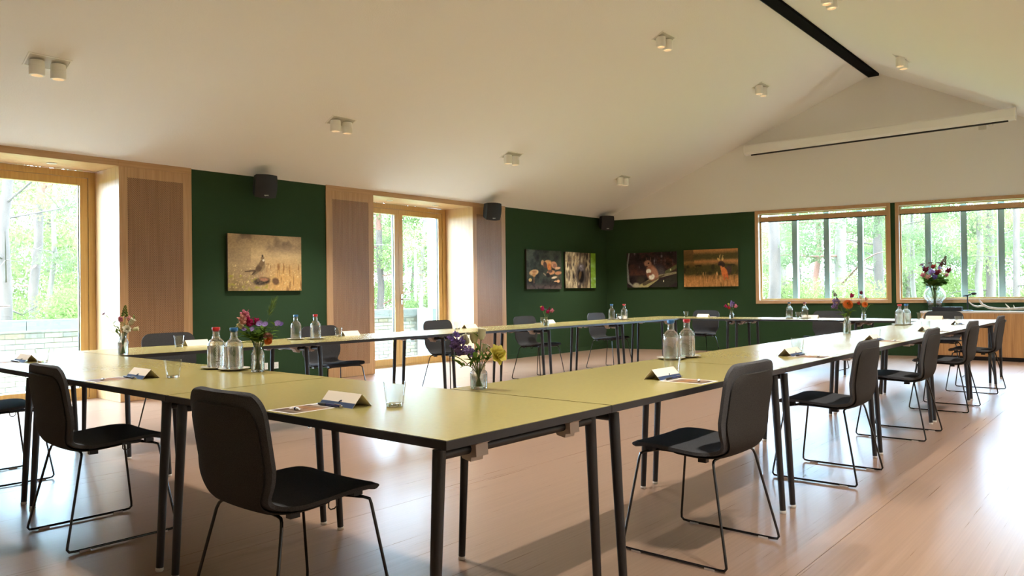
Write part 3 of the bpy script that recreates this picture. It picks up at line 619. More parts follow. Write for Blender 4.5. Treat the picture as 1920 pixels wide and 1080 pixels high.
# ------------------------------------------------------------------ place settings
def glass_proto():
    t = thing('glass_tumbler')
    MB().lathe([(.0307, .0125), (.0405, .086), (.0395, .0875), (.0384, .086), (.0290, .0125)], 32, closed=True).ob('cup_wall', M_thin, t, True)
    MB().lathe([(0, .0), (.026, .0), (.029, .002), (.0305, .012), (.029, .0122), (.020, .0105), (0, .010)], 32).ob('thick_base', M_glass, t, True)
    return t
def card_proto():
    t = thing('name_card'); L2, d, h, th_ = .095, .043, .046, .0009
    for s, nm in ((-1, 'front_panel'), (1, 'rear_panel')):
        MB().prism([(s*d, 0), (s*(d-th_*1.4), 0), (0, h-th_), (0, h)], -L2, L2, lambda u, v, wv: (wv, u, v)).ob(nm, M_card, t)
    sl_ = math.atan2(h, d)
    f = lambda u, k, e: (u, -d+k*math.cos(sl_)-e*math.sin(sl_), k*math.sin(sl_)+e*math.cos(sl_))
    MB().box(-L2, L2, .0005, .021, .0001, .0004, f).ob('navy_band', M_navy, t)
    MB().tube([f(.004, .019, .0008), f(.008, .026, .0008), f(.013, .028, .0008), f(.014, .024, .0008)], .0022, 5).ob('emblem', M_navy, t)
    return t
def pen_proto():
    t = thing('ballpoint_pen'); R = Matrix.Rotation(math.pi/2, 4, 'Y'); Tm = Matrix.Translation((0, 0, .0052))
    MB().lathe([(0, -.0), (.0048, .0), (.0050, .08), (0, .08)], 12, Tm @ R).ob('barrel', M_penb, t, True)
    MB().lathe([(0, -.001), (.0052, -.001), (.0050, -.034), (.0032, -.046), (0, -.046)], 12, Tm @ R).ob('grip', M_blackpl, t, True)
    MB().lathe([(0, -.046), (.0028, -.046), (.0008, -.056), (0, -.057)], 10, Tm @ R).ob('tip', M_chrome, t, True)
    MB().lathe([(0, .08), (.0048, .08), (.0046, .088), (.0030, .089), (.0028, .095), (0, .095)], 10, Tm @ R).ob('push_button', M_chrome, t, True)
    MB().box(.045, .084, -.0015, .0015, .0104, .0118).ob('clip', M_chrome, t)
    return t
def leaf_proto():
    t = thing('photo_leaflet'); MB().box(-.074, .074, -.105, .105, 0, .0008).ob('paper', M_card, t)
    p = link('printed_front', print_mesh('printed_front', p_leaflet(), .148, .21), t); p.rotation_euler = (-math.pi/2, 0, 0); p.location = (0, 0, .00105); return t
def candy_proto():
    t = thing('wrapped_mint'); R = Matrix.Rotation(math.pi/2, 4, 'Y'); Tm = Matrix.Translation((0, 0, .009))
    MB().lathe([(0, -.016), (.004, -.0155), (.0085, -.008), (.009, 0), (.0085, .008), (.004, .0155), (0, .016)], 12, Tm @ R).ob('wrapper', M_etch, t, True)
    MB().lathe([(.0088, -.004), (.0093, -.004), (.0093, .004), (.0088, .004)], 12, Tm @ R, closed=True).ob('blue_band', M_penb, t)
    for s in (-1, 1):
        q = MB(); c = Vector((s*.0155, 0, .009)); fan = [Vector((s*.032, math.sin(a)*.012, .009+math.cos(a*3)*.002)) for a in (-1.2, -.7, -.2, .3, .8, 1.2)]
        for a, b in zip(fan, fan[1:]): q.quad(c+Vector((0, -.001, 0)), a, b, c+Vector((0, .001, .001)))
        q.ob('twist', M_etch, t, norm=False)
    return t
PR = {'glass': glass_proto(), 'card': card_proto(), 'pen': pen_proto(), 'leaf': leaf_proto(), 'candy': candy_proto()}; used = set()
def put(kind, x, y, z, rz, label, cat, group):
    o_ = PR[kind] if kind not in used else copy_tree(PR[kind]); used.add(kind)
    o_.location = (x, y, z); o_.rotation_euler = (0, 0, rz); return tag(o_, label, cat, group)
EDGE = {'N': lambda k: (-.8-1.6*k, 0., 0.), 'R': lambda k: (0., 1.6+1.6*k, math.pi/2), 'L': lambda k: (-4.8, 1.6+1.6*k, -math.pi/2), 'F': lambda k: (-.8-1.6*k, 9.6, math.pi)}
# glass (right, depth), card (right, depth) measured where visible
GL = {('N', 0): (.205, .335), ('N', 1): (.165, .335), ('N', 2): (.135, .29), ('R', 0): (.15, .285), ('R', 1): (.19, .30), ('R', 2): (.16, .26), ('R', 3): (.18, .25), ('R', 4): (.06, .24), ('L', 0): (.10, .23), ('L', 1): (.11, .19), ('L', 2): (.06, .17), ('L', 3): (.16, .23), ('L', 4): (.02, .26), ('F', 0): (.10, .24), ('F', 1): (.05, .24), ('F', 2): (.16, .30)}
CA = {('N', 0): (.03, .255), ('N', 1): (.025, .25), ('N', 2): (-.03, .25), ('R', 0): (.035, .27), ('R', 1): (-.06, .25), ('R', 2): (.0, .235), ('R', 3): (.0, .22), ('R', 4): (-.06, .24), ('L', 0): (-.06, .20), ('L', 1): (-.06, .15), ('L', 2): (-.20, .12), ('L', 3): (-.10, .12), ('L', 4): (-.14, .2), ('F', 0): (-.05, .19), ('F', 1): (-.13, .24), ('F', 2): (-.06, .16)}
for g, k, cx, cy, _ in PLACES:
    ex, ey, a = EDGE[g](k); j = lambda s: random.uniform(-s, s); ph = PP[g, k]
    def W(r, d): v = rot((r, d), a); return ex+v[0], ey+v[1]
    gr_, gd = GL[g, k]; cr_, cdp = CA[g, k]
    put('glass', *W(gr_, gd), T, a, 'clear glass tumbler '+ph, 'glass', 'water tumblers')
    ca = a+j(.03); put('card', *W(cr_, cdp), T, ca, 'white tent name card with navy band '+ph, 'name card', 'tent name cards')
    lx = cr_-.045; put('leaf', *W(lx, .122 if cdp > .23 else cdp-.11), T, a+j(.03), 'small photo leaflet '+ph, 'leaflet', 'photo leaflets')
    ly = .122 if cdp > .23 else cdp-.11
    put('pen', *W(cr_-.03, cdp-.058), T+(.0011 if ly+.105 > cdp-.058 else 0), ca, 'navy ballpoint pen against the name card '+ph, 'pen', 'ballpoint pens')
    put('candy', *W(lx+.01, max(.05, ly-.045)), T+.0011, a+j(.8), 'white wrapped mint '+ph, 'mint', 'wrapped mints').scale = (.8, .8, .62)

# ------------------------------------------------------------------ bottles on saucers
def bottle_parts(cap):
    t = thing('water_bottle')
    pr = [(0, .004), (.040, .0), (.0455, .004), (.047, .010), (.047, .112), (.0455, .126), (.0415, .139), (.0355, .1495), (.0285, .156), (.0225, .161), (.0198, .168), (.0190, .178), (.0190, .200), (.0205, .2005), (.0205, .2055), (.0165, .2055), (.0165, .178), (.0175, .167), (.0205, .159), (.0270, .1535), (.0340, .1470), (.0385, .1375), (.0422, .125), (.0435, .112), (.0435, .014), (.040, .009), (0, .009)]
    MB().lathe(pr, 32).ob('bottle_body', M_glass, t, True)
    MB().lathe([(0, .0098), (.0395, .0098), (.0428, .0145), (.0428, .111), (.0418, .121), (0, .121)], 28).ob('water', M_water, t, True)
    MB().lathe([(0, .1985), (.0160, .1985), (.0160, .2058), (.0212, .2058), (.0212, .2200), (.0205, .2212), (0, .2212)], 24).ob('cap', cap, t, True)
    return t
etch = text_mesh('rul ooooooo', .026, M_etch, 'etched_lettering', .0002)
def bend_text(me, r):
    for v in me.vertices:
        a = v.co.y/r; zz = v.co.x
        v.co = Vector((math.sin(a)*(r+v.co.z), -math.cos(a)*(r+v.co.z), zz))
bend_text(etch, .0474)
BP = {'red': bottle_parts(M_red), 'blue': bottle_parts(M_blue), 'teal': bottle_parts(M_darkblue), 'maroon': bottle_parts(M_darkred)}; bu = set()
def saucer_proto():
    t = thing('saucer'); MB().lathe([(0, .0), (.042, .0), (.045, .002), (.062, .005), (.081, .0115), (.082, .013), (.080, .0135), (.062, .0085), (.046, .0055), (0, .0052)], 36).ob('dish', M_plate, t, True); return t
sau = saucer_proto(); su = False
def bottle(cap, x, y, where, face=None):
    global su
    s_ = sau if not su else copy_tree(sau); su = True; s_.location = (x, y, T); tag(s_, 'pale saucer under the %s capped bottle %s' % (cap, where), 'saucer', 'bottle saucers')
    b = BP[cap] if cap not in bu else copy_tree(BP[cap]); bu.add(cap); b.location = (x, y, T+.0054); b.rotation_euler = (0, 0, random.uniform(-3, 3) if face is None else face)
    tag(b, 'clear water bottle with %s cap %s' % (cap, where), 'bottle', 'water bottles')
    if face is not None:
        e = link('etched_lettering', etch, b); e.location = (0, 0, .072)
vw = lambda x, y: math.atan2(CAM.y-y, CAM.x-x)+math.pi/2
bottle('red', -2.495, .700, 'on the second near table', vw(-2.55, .7)+.1); bottle('blue', -2.33, .712, 'on the second near table')
bottle('red', -.700, 2.690, 'on the right row near the first seam', vw(-.7, 2.69)+.45); bottle('blue', -.712, 2.520, 'on the right row near the first seam')
bottle('blue', -4.53, 2.56, 'on the row before the bird picture'); bottle('red', -4.43, 2.70, 'on the row before the bird picture')
bottle('blue', -4.56, 7.82, 'at the far end of the door wall row'); bottle('red', -4.42, 7.93, 'at the far end of the door wall row')
bottle('teal', -2.53, 9.23, 'on the far row below the window'); bottle('maroon', -2.33, 9.27, 'on the far row below the window')
bottle('red', -.715, 7.58, 'at the far end of the right row'); bottle('blue', -.69, 7.755, 'at the far end of the right row')

# ------------------------------------------------------------------ vases and flowers
def vase(kind, x, y, lab):
    t = thing('glass_vase', (x, y, T), 0, lab, 'vase')
    if kind == 'milk': o_ = [(0, .003), (.028, 0), (.0325, .004), (.0335, .012), (.0335, .088), (.031, .098), (.0245, .112), (.022, .122), (.022, .142), (.0255, .146), (.0255, .152)]
    elif kind == 'jar': o_ = [(0, .003), (.030, 0), (.0345, .004), (.0355, .010), (.0355, .064), (.033, .072), (.027, .077), (.0265, .090), (.0285, .094), (.0285, .099)]
    else: o_ = [(0, .003), (.026, 0), (.031, .004), (.032, .010), (.032, .060), (.028, .072), (.020, .080), (.020, .096), (.023, .100), (.023, .105)]
    inn = [(max(r-.0025, 0), z) for r, z in o_[1:]][::-1]; inn = [(r, z) for r, z in inn if z > .006]
    MB().lathe(o_+inn+[(0, .007)], 26).ob('vase_body', M_glass, t, True)
    ht = o_[-1][1]; wz = ht*.58; pr = [(0, .0078)]+[(r-.0032, max(z, .0078)) for r, z in o_[1:] if .003 < z < wz]
    MB().lathe(pr+[(pr[-1][0], wz), (0, wz)], 22).ob('water', M_water, t, True)
    return (x, y, ht)
BLOOM = {}
def petal(q, M, ln, wd, cup, n=4):
    """cupped petal along local +X from the origin, curling up by cup"""
    rows = []
    for i in range(n+1):
        s = i/n; wv = wd*math.sin(math.pi*(.12+.80*s))*.5; X = ln*s; Z = cup*s*s
        rows.append([q.bm.verts.new(M @ Vector((X, -wv, Z+wv*.35))), q.bm.verts.new(M @ Vector((X, 0, Z))), q.bm.verts.new(M @ Vector((X, wv, Z+wv*.35)))])
    for a, b in zip(rows, rows[1:]):
        for k in (0, 1): q.bm.faces.new([a[k], a[k+1], b[k+1], b[k]])
def bloom(kind):
    if kind in BLOOM: return BLOOM[kind]
    r = random.Random(hash(kind) % 1000 if False else sum(map(ord, kind))); q = MB(); Rz = lambda a: Matrix.Rotation(a, 4, 'Z'); Ry = lambda a: Matrix.Rotation(a, 4, 'Y')
    base, colr = kind.split(':')
    cols = {'yellow': (232, 218, 112), 'white': (236, 230, 204), 'cream': (230, 222, 176), 'purple': (138, 112, 176), 'lilac': (168, 142, 196), 'pink': (206, 122, 140), 'magenta': (176, 44, 92), 'orange': (222, 122, 56), 'red': (178, 58, 58), 'rose': (214, 150, 138), 'maroon': (110, 40, 56), 'green': (104, 124, 62), 'brown': (110, 84, 76), 'mauve': (150, 124, 142)}
    m = leaf_mat('petal_'+colr, cols[colr], tuple(int(c*.86) for c in cols[colr]), .25) if 'petal_'+colr not in MATS else MATS['petal_'+colr]
    if base == 'rose':
        for ring, (n, tilt, ln, wd) in enumerate(((3, 1.45, .040, .036), (5, 1.25, .046, .042), (6, .95, .048, .046), (6, .55, .046, .048))):
            for k in range(n): petal(q, Matrix.Translation((0, 0, .004*(3-ring))) @ Rz(2*math.pi*k/n+ring*.5) @ Ry(-tilt), ln, wd, -.012 if ring > 1 else .008, 5)
        q.ball((0, 0, .008), .014)
    elif base == 'bud':
        q.lathe([(0, 0), (.009, .004), (.0135, .016), (.0125, .028), (.0135, .038), (.011, .040), (.004, .034)], 12)
        for k in range(5): petal(q, Matrix.Translation((0, 0, .022)) @ Rz(2*math.pi*k/5) @ Ry(-1.15), .024, .018, -.012)
    elif base == 'spike':
        for k in range(30):
            h = k/30; a = k*2.4; rad = .019*(1-.75*h); q.ball((math.cos(a)*rad, math.sin(a)*rad, h*.085), .0085*(1.1-.6*h), 6, 4, (1, 1, .8))
    elif base == 'cluster':
        for k in range(60):
            p = Vector((r.gauss(0, 1), r.gauss(0, 1), r.gauss(0, 1))).normalized()*.028*r.random()**.33; p.z = p.z*1.5+.03
            for j in range(5): petal(q, Matrix.Translation(p) @ Rz(r.random()*6+j*1.256) @ Ry(-.5), .013, .012, .003, 2)
    elif base == 'aster':
        for k in range(16): petal(q, Rz(2*math.pi*k/16) @ Ry(-.25), .017, .0055, .002, 3)
        q.ball((0, 0, .002), .005, 8, 4, (1, 1, .6))
    elif base == 'dahlia':
        for ring in range(7):
            n = 8+ring*2; tl = 1.5-ring*.30
            for k in range(n): petal(q, Matrix.Translation((0, 0, .010-.002*ring)) @ Rz(2*math.pi*k/n+ring*.4) @ Ry(-tl), .026+.0025*ring, .012, .003, 3)
        q.ball((0, 0, .010), .016)
    elif base == 'blob':
        for k in range(9):
            a = k*2.4; q.ball((math.cos(a)*.010, math.sin(a)*.010, .006+.0035*k), .0105, 7, 5, (1, 1, .9))
            petal(q, Matrix.Translation((math.cos(a)*.010, math.sin(a)*.010, .006+.0035*k)) @ Rz(a) @ Ry(-.6), .02, .014, .004, 3)
    elif base == 'umbel':
        for k in range(40):
            a = k*2.4; rad = .04*math.sqrt(k/40); q.ball((math.cos(a)*rad, math.sin(a)*rad, .012-rad*rad*7), .0065, 5, 4)
    elif base == 'plume':
        for k in range(60):
            h = r.random(); a = r.random()*6.3; rad = .014*math.sin(math.pi*(.1+.85*h)); p = Vector((math.cos(a)*rad*.3, math.sin(a)*rad*.3, h*.08)); petal(q, Matrix.Translation(p) @ Rz(a) @ Ry(-1.0), .026, .003, 0, 2)
    me = q.me('blossom_'+base, m, base in ('spike', 'umbel', 'bud', 'rose', 'blob'), norm=False); BLOOM[kind] = me; return me
LEAFM = {}
def leafmesh(ln, wd):
    k = (round(ln, 3), round(wd, 3))
    if k not in LEAFM:
        q = MB(); petal(q, Matrix.Identity(4), ln, wd, -.25*ln, 5); LEAFM[k] = q.me('leaf', M_leaf, True, norm=False)
    return LEAFM[k]
cname = {'bud': 'bud', 'rose': 'rose', 'spike': 'spike flower', 'cluster': 'flower cluster', 'aster': 'aster', 'dahlia': 'dahlia', 'blob': 'snapdragon', 'umbel': 'umbel flower', 'plume': 'feathery sprig'}
ZK = [1.]
def flower(V, tip, kind, leaves, where, scale=1., leaf=(.06, .016), r0_=.0022, z0=None, face=None):
    """stem from the bottom of the vase V=(x,y,height) to V+tip; tip in camera-facing frame (right, away, up)"""
    x, y, ht = V; tip = (tip[0], tip[1], ht+(tip[2]-ht)*ZK[0]); zb = T if z0 is None else z0
    right = Vector((rr.x, rr.y, 0)).normalized(); away = Vector((fw.x, fw.y, 0)).normalized()
    tp_ = right*tip[0]+away*tip[1]+Vector((0, 0, tip[2])); d = Vector((tp_.x, tp_.y, 0)); dn = d.normalized() if d.length > 1e-4 else right
    base, colr = kind.split(':') if kind else ('sprig', 'green')
    t = thing('flower' if kind else 'leaf_sprig', (x, y, zb+.012), 0)
    tag(t, ('%s %s %s' % (colr, cname[base], where)) if kind else 'green leafy sprig '+where, 'flower' if kind else 'sprig', 'flowers '+where)
    neck = min(.015, d.length*.25) if ht < .2 else min(.05, d.length*.25)
    p0 = -dn*min(.012, d.length*.2)*(1 if ht < .2 else 2); p1 = dn*neck+Vector((0, 0, ht-.012)); p3 = tp_-Vector((0, 0, .012)); p2 = p1+(p3-p1)*.5+Vector((0, 0, .18*d.length))
    P = []
    for i in range(9):
        s = i/8; P.append(p0*(1-s)**3+p1*3*s*(1-s)**2+p2*3*s*s*(1-s)+p3*s**3)
    MB().tube(P, [r0_*(1-.4*i/8) for i in range(9)], 6).ob('stem', M_stem, t, True)
    axis = (P[-1]-P[-2]).normalized()
    if kind:
        b = link('blossom', bloom(kind), t); b.location = P[-1]
        ax = axis if face is None else (right*face[0]+away*face[1]+Vector((0, 0, face[2]))).normalized()
        b.rotation_euler = ax.to_track_quat('Z', 'Y').to_euler(); b.scale = (scale,)*3
    for k in range(leaves):
        s = .50+.45*(k+.5)/leaves; i = int(s*8); pp = P[i].lerp(P[i+1], s*8-i) if i < 8 else P[8]
        if pp.z < ht-.02: continue
        a = k*2.4+random.random()*1.5+V[0]*7; l = link('leaf', leafmesh(*leaf), t); l.location = pp; l.rotation_euler = (random.uniform(-.3, .3), random.uniform(-1.0, -.2), a)
    return t
wV = {}
w1 = 'in the milk bottle at the near left table corner'; V = vase('milk', -4.036, .846, 'small glass milk bottle vase at the near left table corner by the door')
for a in (((-.130, 0, .285), 'aster:lilac', 5, .9), ((.012, 0, .27), 'spike:green', 1, .9), ((.03, .02, .235), 'blob:rose', 1, .8), ((-.015, .0, .23), 'blob:pink', 1, .8), ((.045, 0, .21), 'bud:white', 1, 1.2), ((.03, -.02, .175), 'rose:white', 1, .7), ((.06, .01, .175), 'bud:cream', 1, 1.), ((.015, .01, .255), 'aster:purple', 0, .8)): flower(V, a[0], a[1], a[2], w1, a[3], (.05, .009))
flower(V, (.085, .0, .265), None, 6, w1, leaf=(.035, .007)); flower(V, (-.07, -.01, .16), None, 4, w1, leaf=(.04, .014)); flower(V, (-.03, -.02, .20), None, 5, w1, leaf=(.045, .012))
ZK[0] = .70; w2 = 'in the milk bottle beside the saucers'; V = vase('milk', -2.135, .735, 'small glass milk bottle vase beside the two near bottles')
for a in (((-.055, 0, .325), 'blob:pink', 0, 1.1), ((-.06, -.01, .295), 'blob:rose', 0, 1.1), ((-.035, .0, .275), 'blob:magenta', 1, 1.), ((-.005, .01, .285), 'blob:magenta', 1, .8), ((.015, -.01, .29), 'aster:lilac', 1, 1.2), ((.04, .0, .285), 'aster:lilac', 1, 1.1), ((-.06, -.02, .255), 'aster:lilac', 1, 1.), ((-.02, -.03, .25), 'aster:lilac', 0, 1.), ((-.075, .01, .255), 'bud:cream', 0, 1.), ((.105, .0, .29), 'aster:lilac', 4, 1.2), ((.12, .01, .285), 'aster:purple', 0, .9), ((.05, .02, .34), 'plume:green', 0, 1.2), ((.055, -.01, .19), 'dahlia:rose', 1, .75), ((.06, -.02, .165), 'dahlia:orange', 0, .6)):
    flower(V, a[0], a[1], a[2], w2, a[3], (.05, .016), face=(0, -.8, .6) if 'aster' in a[1] else None)
for tp_ in ((-.05, -.02, .20), (.02, -.03, .21), (-.02, .02, .2), (.07, 0, .2), (-.03, -.04, .24), (.03, .03, .25)): flower(V, tp_, None, 9, w2, leaf=(.06, .026))
ZK[0] = .74; w3 = 'in the jar at the seam of the near corner'; V = vase('jar', -.694, .872, 'short glass jar vase at the seam of the near corner tables')
for a in (((-.065, -.01, .200), 'cluster:purple', 1, 1.0), ((-.055, .0, .165), 'cluster:purple', 1, .95), ((-.025, -.02, .150), 'cluster:lilac', 1, .7), ((.012, .0, .235), 'bud:white', 1, 1.25), ((-.015, .01, .215), 'bud:cream', 1, 1.25), ((-.045, .03, .21), 'bud:white', 0, 1.1), ((.02, .01, .165), 'bud:white', 0, .9), ((.012, .01, .275), 'aster:lilac', 2, .9)): flower(V, a[0], a[1], a[2], w3, a[3], (.055, .014))
flower(V, (.065, -.03, .150), 'rose:yellow', 2, w3, 1.0, (.06, .022), face=(.75, -.45, .35))
for tp_, lf in (((-.075, 0, .085), (.085, .018)), ((-.09, .01, .215), (.04, .014)), ((.04, .02, .2), (.05, .009)), ((.06, .01, .185), (.045, .008)), ((-.01, -.03, .13), (.06, .018))): flower(V, tp_, None, 5, w3, leaf=lf)
ZK[0] = 1.; w4 = 'in the small vase along the door wall row'; V = vase('small', -4.24, 5.88, 'small glass vase on the door wall row')
for a in (((-.035, 0, .185), 'blob:magenta', 1, 1.2), ((-.01, .02, .195), 'aster:lilac', 1, 1.3), ((.055, 0, .165), 'blob:pink', 1, 1.1), ((.015, -.01, .15), 'blob:magenta', 2, 1.), ((-.05, .01, .21), 'bud:yellow', 0, .8), ((.03, .01, .18), 'spike:maroon', 0, .6)): flower(V, a[0], a[1], a[2], w4, a[3], (.05, .014))
w5 = 'in the small vase on the far row'; V = vase('small', -3.28, 9.0, 'small glass vase on the far row below the window corner')
for a in (((.0, 0, .165), 'spike:lilac', 1, 1.1), ((-.03, .01, .185), 'bud:yellow', 1, .9), ((.045, 0, .155), 'blob:pink', 1, 1.2), ((-.065, 0, .165), 'blob:magenta', 1, 1.), ((-.03, -.01, .14), 'blob:red', 1, 1.), ((.02, .0, .19), 'cluster:purple', 1, .7)): flower(V, a[0], a[1], a[2], w5, a[3], (.04, .014))
w6 = 'in the milk bottle midway along the right row'; V = vase('milk', -.685, 5.66, 'small glass milk bottle vase with orange dahlia midway on the right row')
flower(V, (.0, -.03, .262), 'dahlia:orange', 2, w6, 1.15, (.06, .02), face=(.0, -.9, .45))
for a in (((-.095, 0, .335), 'spike:mauve', 1, .7), ((-.07, .01, .26), 'cluster:lilac', 2, 1.), ((-.085, 0, .225), 'cluster:lilac', 1, .8), ((.03, .02, .24), 'blob:orange', 1, .9), ((.06, .03, .32), 'blob:magenta', 1, .9)): flower(V, a[0], a[1], a[2], w6, a[3], (.06, .018))
for tp_ in ((-.06, -.01, .17), (.04, -.01, .2), (-.03, -.02, .15)): flower(V, tp_, None, 5, w6, leaf=(.05, .02))
w7 = 'in the small vase at the right of the far row'; V = vase('small', -1.46, 8.92, 'small glass vase with orange dahlia at the right of the far row')
flower(V, (.01, -.02, .20), 'dahlia:orange', 1, w7, 1., (.06, .02), face=(.0, -.9, .35))
for a in (((-.03, 0, .27), 'bud:cream', 1, 1.1), ((-.05, 0, .20), 'blob:red', 1, 1.), ((.04, .01, .25), 'blob:rose', 2, 1.), ((-.06, .01, .28), 'aster:lilac', 1, 1.), ((-.02, .01, .33), 'blob:maroon', 0, 1.), ((.0, .0, .31), 'aster:lilac', 0, 1.)): flower(V, a[0], a[1], a[2], w7, a[3], (.05, .016))
flower(V, (.09, 0, .2), None, 5, w7, leaf=(.05, .012))

# ------------------------------------------------------------------ sideboard and what stands on it
SB = thing('sideboard', (0, 12.14, 0), 0, 'long fluted oak sideboard under the right window', 'sideboard')
x0, x1, dp = -1.50, 1.75, .37; ZS = .755
MB().box(x0, x1, 0.005, dp, .06, .728).ob('carcass', M_oakx, SB); MB().box(x0+.02, x1, .04, dp-.02, 0, .06).ob('plinth', M_blackpl, SB); MB().box(x0-.005, x1, -.012, dp, .7285, ZS).ob('top_board', M_plate, SB)
for a, b in ((x0+.004, -.425), (-.417, .655), (.663, x1)):
    d = MB().box(a, b, -.008, .0045, .064, .722).ob('door_panel', M_slat, SB)
    n = int((b-a)/.0181); q = MB()
    for k in range(n):
        xx = a+(k+.5)*(b-a)/n; q.box(xx-.0052, xx+.0052, -.0125, -.0078, .068, .718)
    s_ = q.ob('fluting', M_slat, d); s_['kind'] = 'stuff'
# tall bulb vase
t = thing('bulb_vase', (-1.345, 12.385, ZS), 0, 'large bulbous clear glass vase on the sideboard', 'vase')
o_ = [(0, .004), (.085, 0), (.098, .006), (.100, .03), (.104, .12), (.118, .165), (.150, .20), (.160, .245), (.150, .30), (.12, .345), (.085, .372), (.080, .395)]
MB().lathe(o_+[(r-.004, z) for r, z in o_[:1:-1] if z > .008]+[(0, .010)], 36).ob('vase_body', M_glass, t, True)
MB().lathe([(0, .0108), (.092, .0108), (.096, .03), (.099, .12), (.112, .16), (0, .16)], 30).ob('water', M_water, t, True)
ZK[0] = 1.15; VB = (-1.345, 12.385, .39); wb = 'in the large bulb vase on the sideboard'
for a in (((-.20, 0, .70), 'umbel:mauve', 1, 1.), ((-.06, 0, .72), 'umbel:brown', 1, 1.), ((.09, .02, .72), 'umbel:mauve', 1, 1.), ((-.17, -.02, .60), 'blob:maroon', 1, 2.), ((-.20, 0, .53), 'blob:pink', 1, 1.7), ((-.14, -.03, .50), 'blob:rose', 1, 1.7), ((-.09, -.05, .56), 'cluster:lilac', 1, 1.5), ((-.04, -.05, .50), 'cluster:purple', 1, 1.2), ((.0, -.04, .56), 'blob:maroon', 1, 2.), ((-.03, .0, .65), 'blob:red', 1, 1.5), ((.05, -.03, .58), 'blob:rose', 1, 1.6), ((.12, -.02, .57), 'umbel:cream', 1, 1.1), ((.21, .0, .59), 'blob:maroon', 1, 1.8), ((.18, -.01, .53), 'blob:pink', 1, 1.4), ((.10, .0, .66), 'spike:maroon', 1, 1.2), ((.15, .01, .70), 'spike:brown', 1, 1.8), ((-.16, .01, .65), 'spike:purple', 1, .9), ((.07, .0, .63), 'cluster:lilac', 1, .9)):
    flower(VB, a[0], a[1], a[2], wb, a[3], (.09, .04), .0035, ZS, face=(0, -.7, .7) if 'umbel' not in a[1] and 'spike' not in a[1] else None)
for tp_ in ((-.15, -.02, .45), (-.08, -.05, .44), (.0, -.06, .45), (.08, -.04, .46), (.16, -.02, .46), (.12, .03, .5), (-.12, .03, .48), (-.03, .03, .5), (.20, 0, .43)): flower(VB, tp_, None, 9, wb, leaf=(.13, .075), r0_=.0035, z0=ZS)
for tp_, nl in (((.05, .0, 1.0), 0), ((-.10, .02, .90), 0), ((-.05, .02, .93), 0), ((.30, .0, .74), 2), ((.03, .01, .78), 1)): flower(VB, tp_, None, nl, wb, leaf=(.07, .03), r0_=.005, z0=ZS)
# laptop / box
t = thing('black_console', (-1.13, 12.197, ZS), 0, 'flat black closed console behind the far chair on the sideboard', 'console')
MB().box(-.205, .205, -.06, .06, .0, .058).ob('case', M_blackpl, t); MB().box(-.21, .21, -.064, .064, .058, .066).ob('lid', mat('satin_black_lid', (40, 42, 48), .25), t)
# microphone
t = thing('microphone', (-.865, 12.28, ZS), 0, 'black table microphone on a short stand, on the sideboard', 'microphone')
MB().lathe([(0, 0), (.065, 0), (.065, .010), (.06, .014), (0, .016)], 24).ob('base', M_blackpl, t, True); MB().tube([(0, 0, .014), (0, 0, .235)], .010, 10).ob('stand_pole', M_blackpl, t, True)
MB().tube([(-.06, 0, .235), (.0, 0, .245), (.05, 0, .262)], [.008, .013, .014], 10).ob('handle', M_blackpl, t, True); MB().ball((.085, 0, .272), .026, 12, 8, (1.5, 1, .9)).ob('mic_head', M_spk, t, True); MB().box(-.016, .016, -.016, .016, .225, .25).ob('clip', M_blackpl, t)
# antler
m_ant = mat('weathered_antler', (176, 160, 138), .6, var=.2, vscale=25); m_bone = mat('pale_antler_tip', (222, 212, 196), .5)
t = thing('antler', (-.25, 12.30, ZS), 0, 'branched deer antler lying along the sideboard', 'antler')
MB().tube([(.62, -.02, .10), (.40, 0, .07), (.24, .02, .085), (.12, .02, .045), (-.05, .0, .034), (-.22, -.01, .035), (-.34, 0, .055), (-.42, .0, .10), (-.455, .0, .16), (-.465, 0, .20)], [.03, .03, .026, .021, .020, .020, .019, .018, .011, .004], 10).ob('beam', m_ant, t, True)
MB().tube([(-.40, 0, .085), (-.48, -.01, .070), (-.54, 0, .085), (-.585, 0, .125), (-.60, 0, .15)], [.017, .015, .013, .009, .003], 8).ob('tine', m_ant, t, True)
MB().tube([(-.06, 0, .04), (-.09, -.02, .08), (-.115, -.03, .115)], [.012, .010, .003], 8).ob('tine', m_bone, t, True); MB().tube([(-.0, 0, .04), (-.005, -.02, .07), (-.01, -.03, .095)], [.012, .008, .003], 8).ob('tine', m_bone, t, True)
MB().ball((.20, -.012, .030), .030, 10, 7, (1.1, .9, .98)).ob('burr', m_ant, t, True)

# ------------------------------------------------------------------ outside: terrace, wall, ground, trees
g_ = MB().box(-60, 40, -40, 70, -.62, -.45); struct(g_.ob('ground', M_grass), 'sunlit grass of the woodland outside', 'ground')
tr = MB().box(-9.95, -7.80, -6, 9.6, -.46, -.035).ob('terrace', M_pave); struct(tr, 'pale terrace paving outside the glazed doors', 'terrace')
tw = thing('terrace_wall', (-9.4, 0, -.03)); struct(tw, 'low buff brick wall with pale coping outside the glazed doors', 'garden wall')
MB().box(-.20, -.012, -4, 9.6, 0, .755).ob('mortar_core', M_mortar, tw)
bme = [MB().box(-.10, .0, -.104, .104, -.0285, .0285).me('brick', m) for m in M_brick]
rest = MB(); zt = .755; rows = int(zt/.0655)
for r_ in range(rows):
    for c_ in range(62):
        y = -3.9+c_*.218+(.109 if r_ % 2 else 0); z = .033+r_*.0655
        if y > 9.45: continue
        if .9 < y < 2.9 or 6.7 < y < 8.4:
            b = link('brick', random.choice(bme), tw); b.location = (random.uniform(-.003, .003), y, z)
        else: rest.box(-.10, 0, y-.104, y+.104, z-.0285, z+.0285)
rs = rest.ob('brickwork', M_brick[0], tw); rs['kind'] = 'stuff'
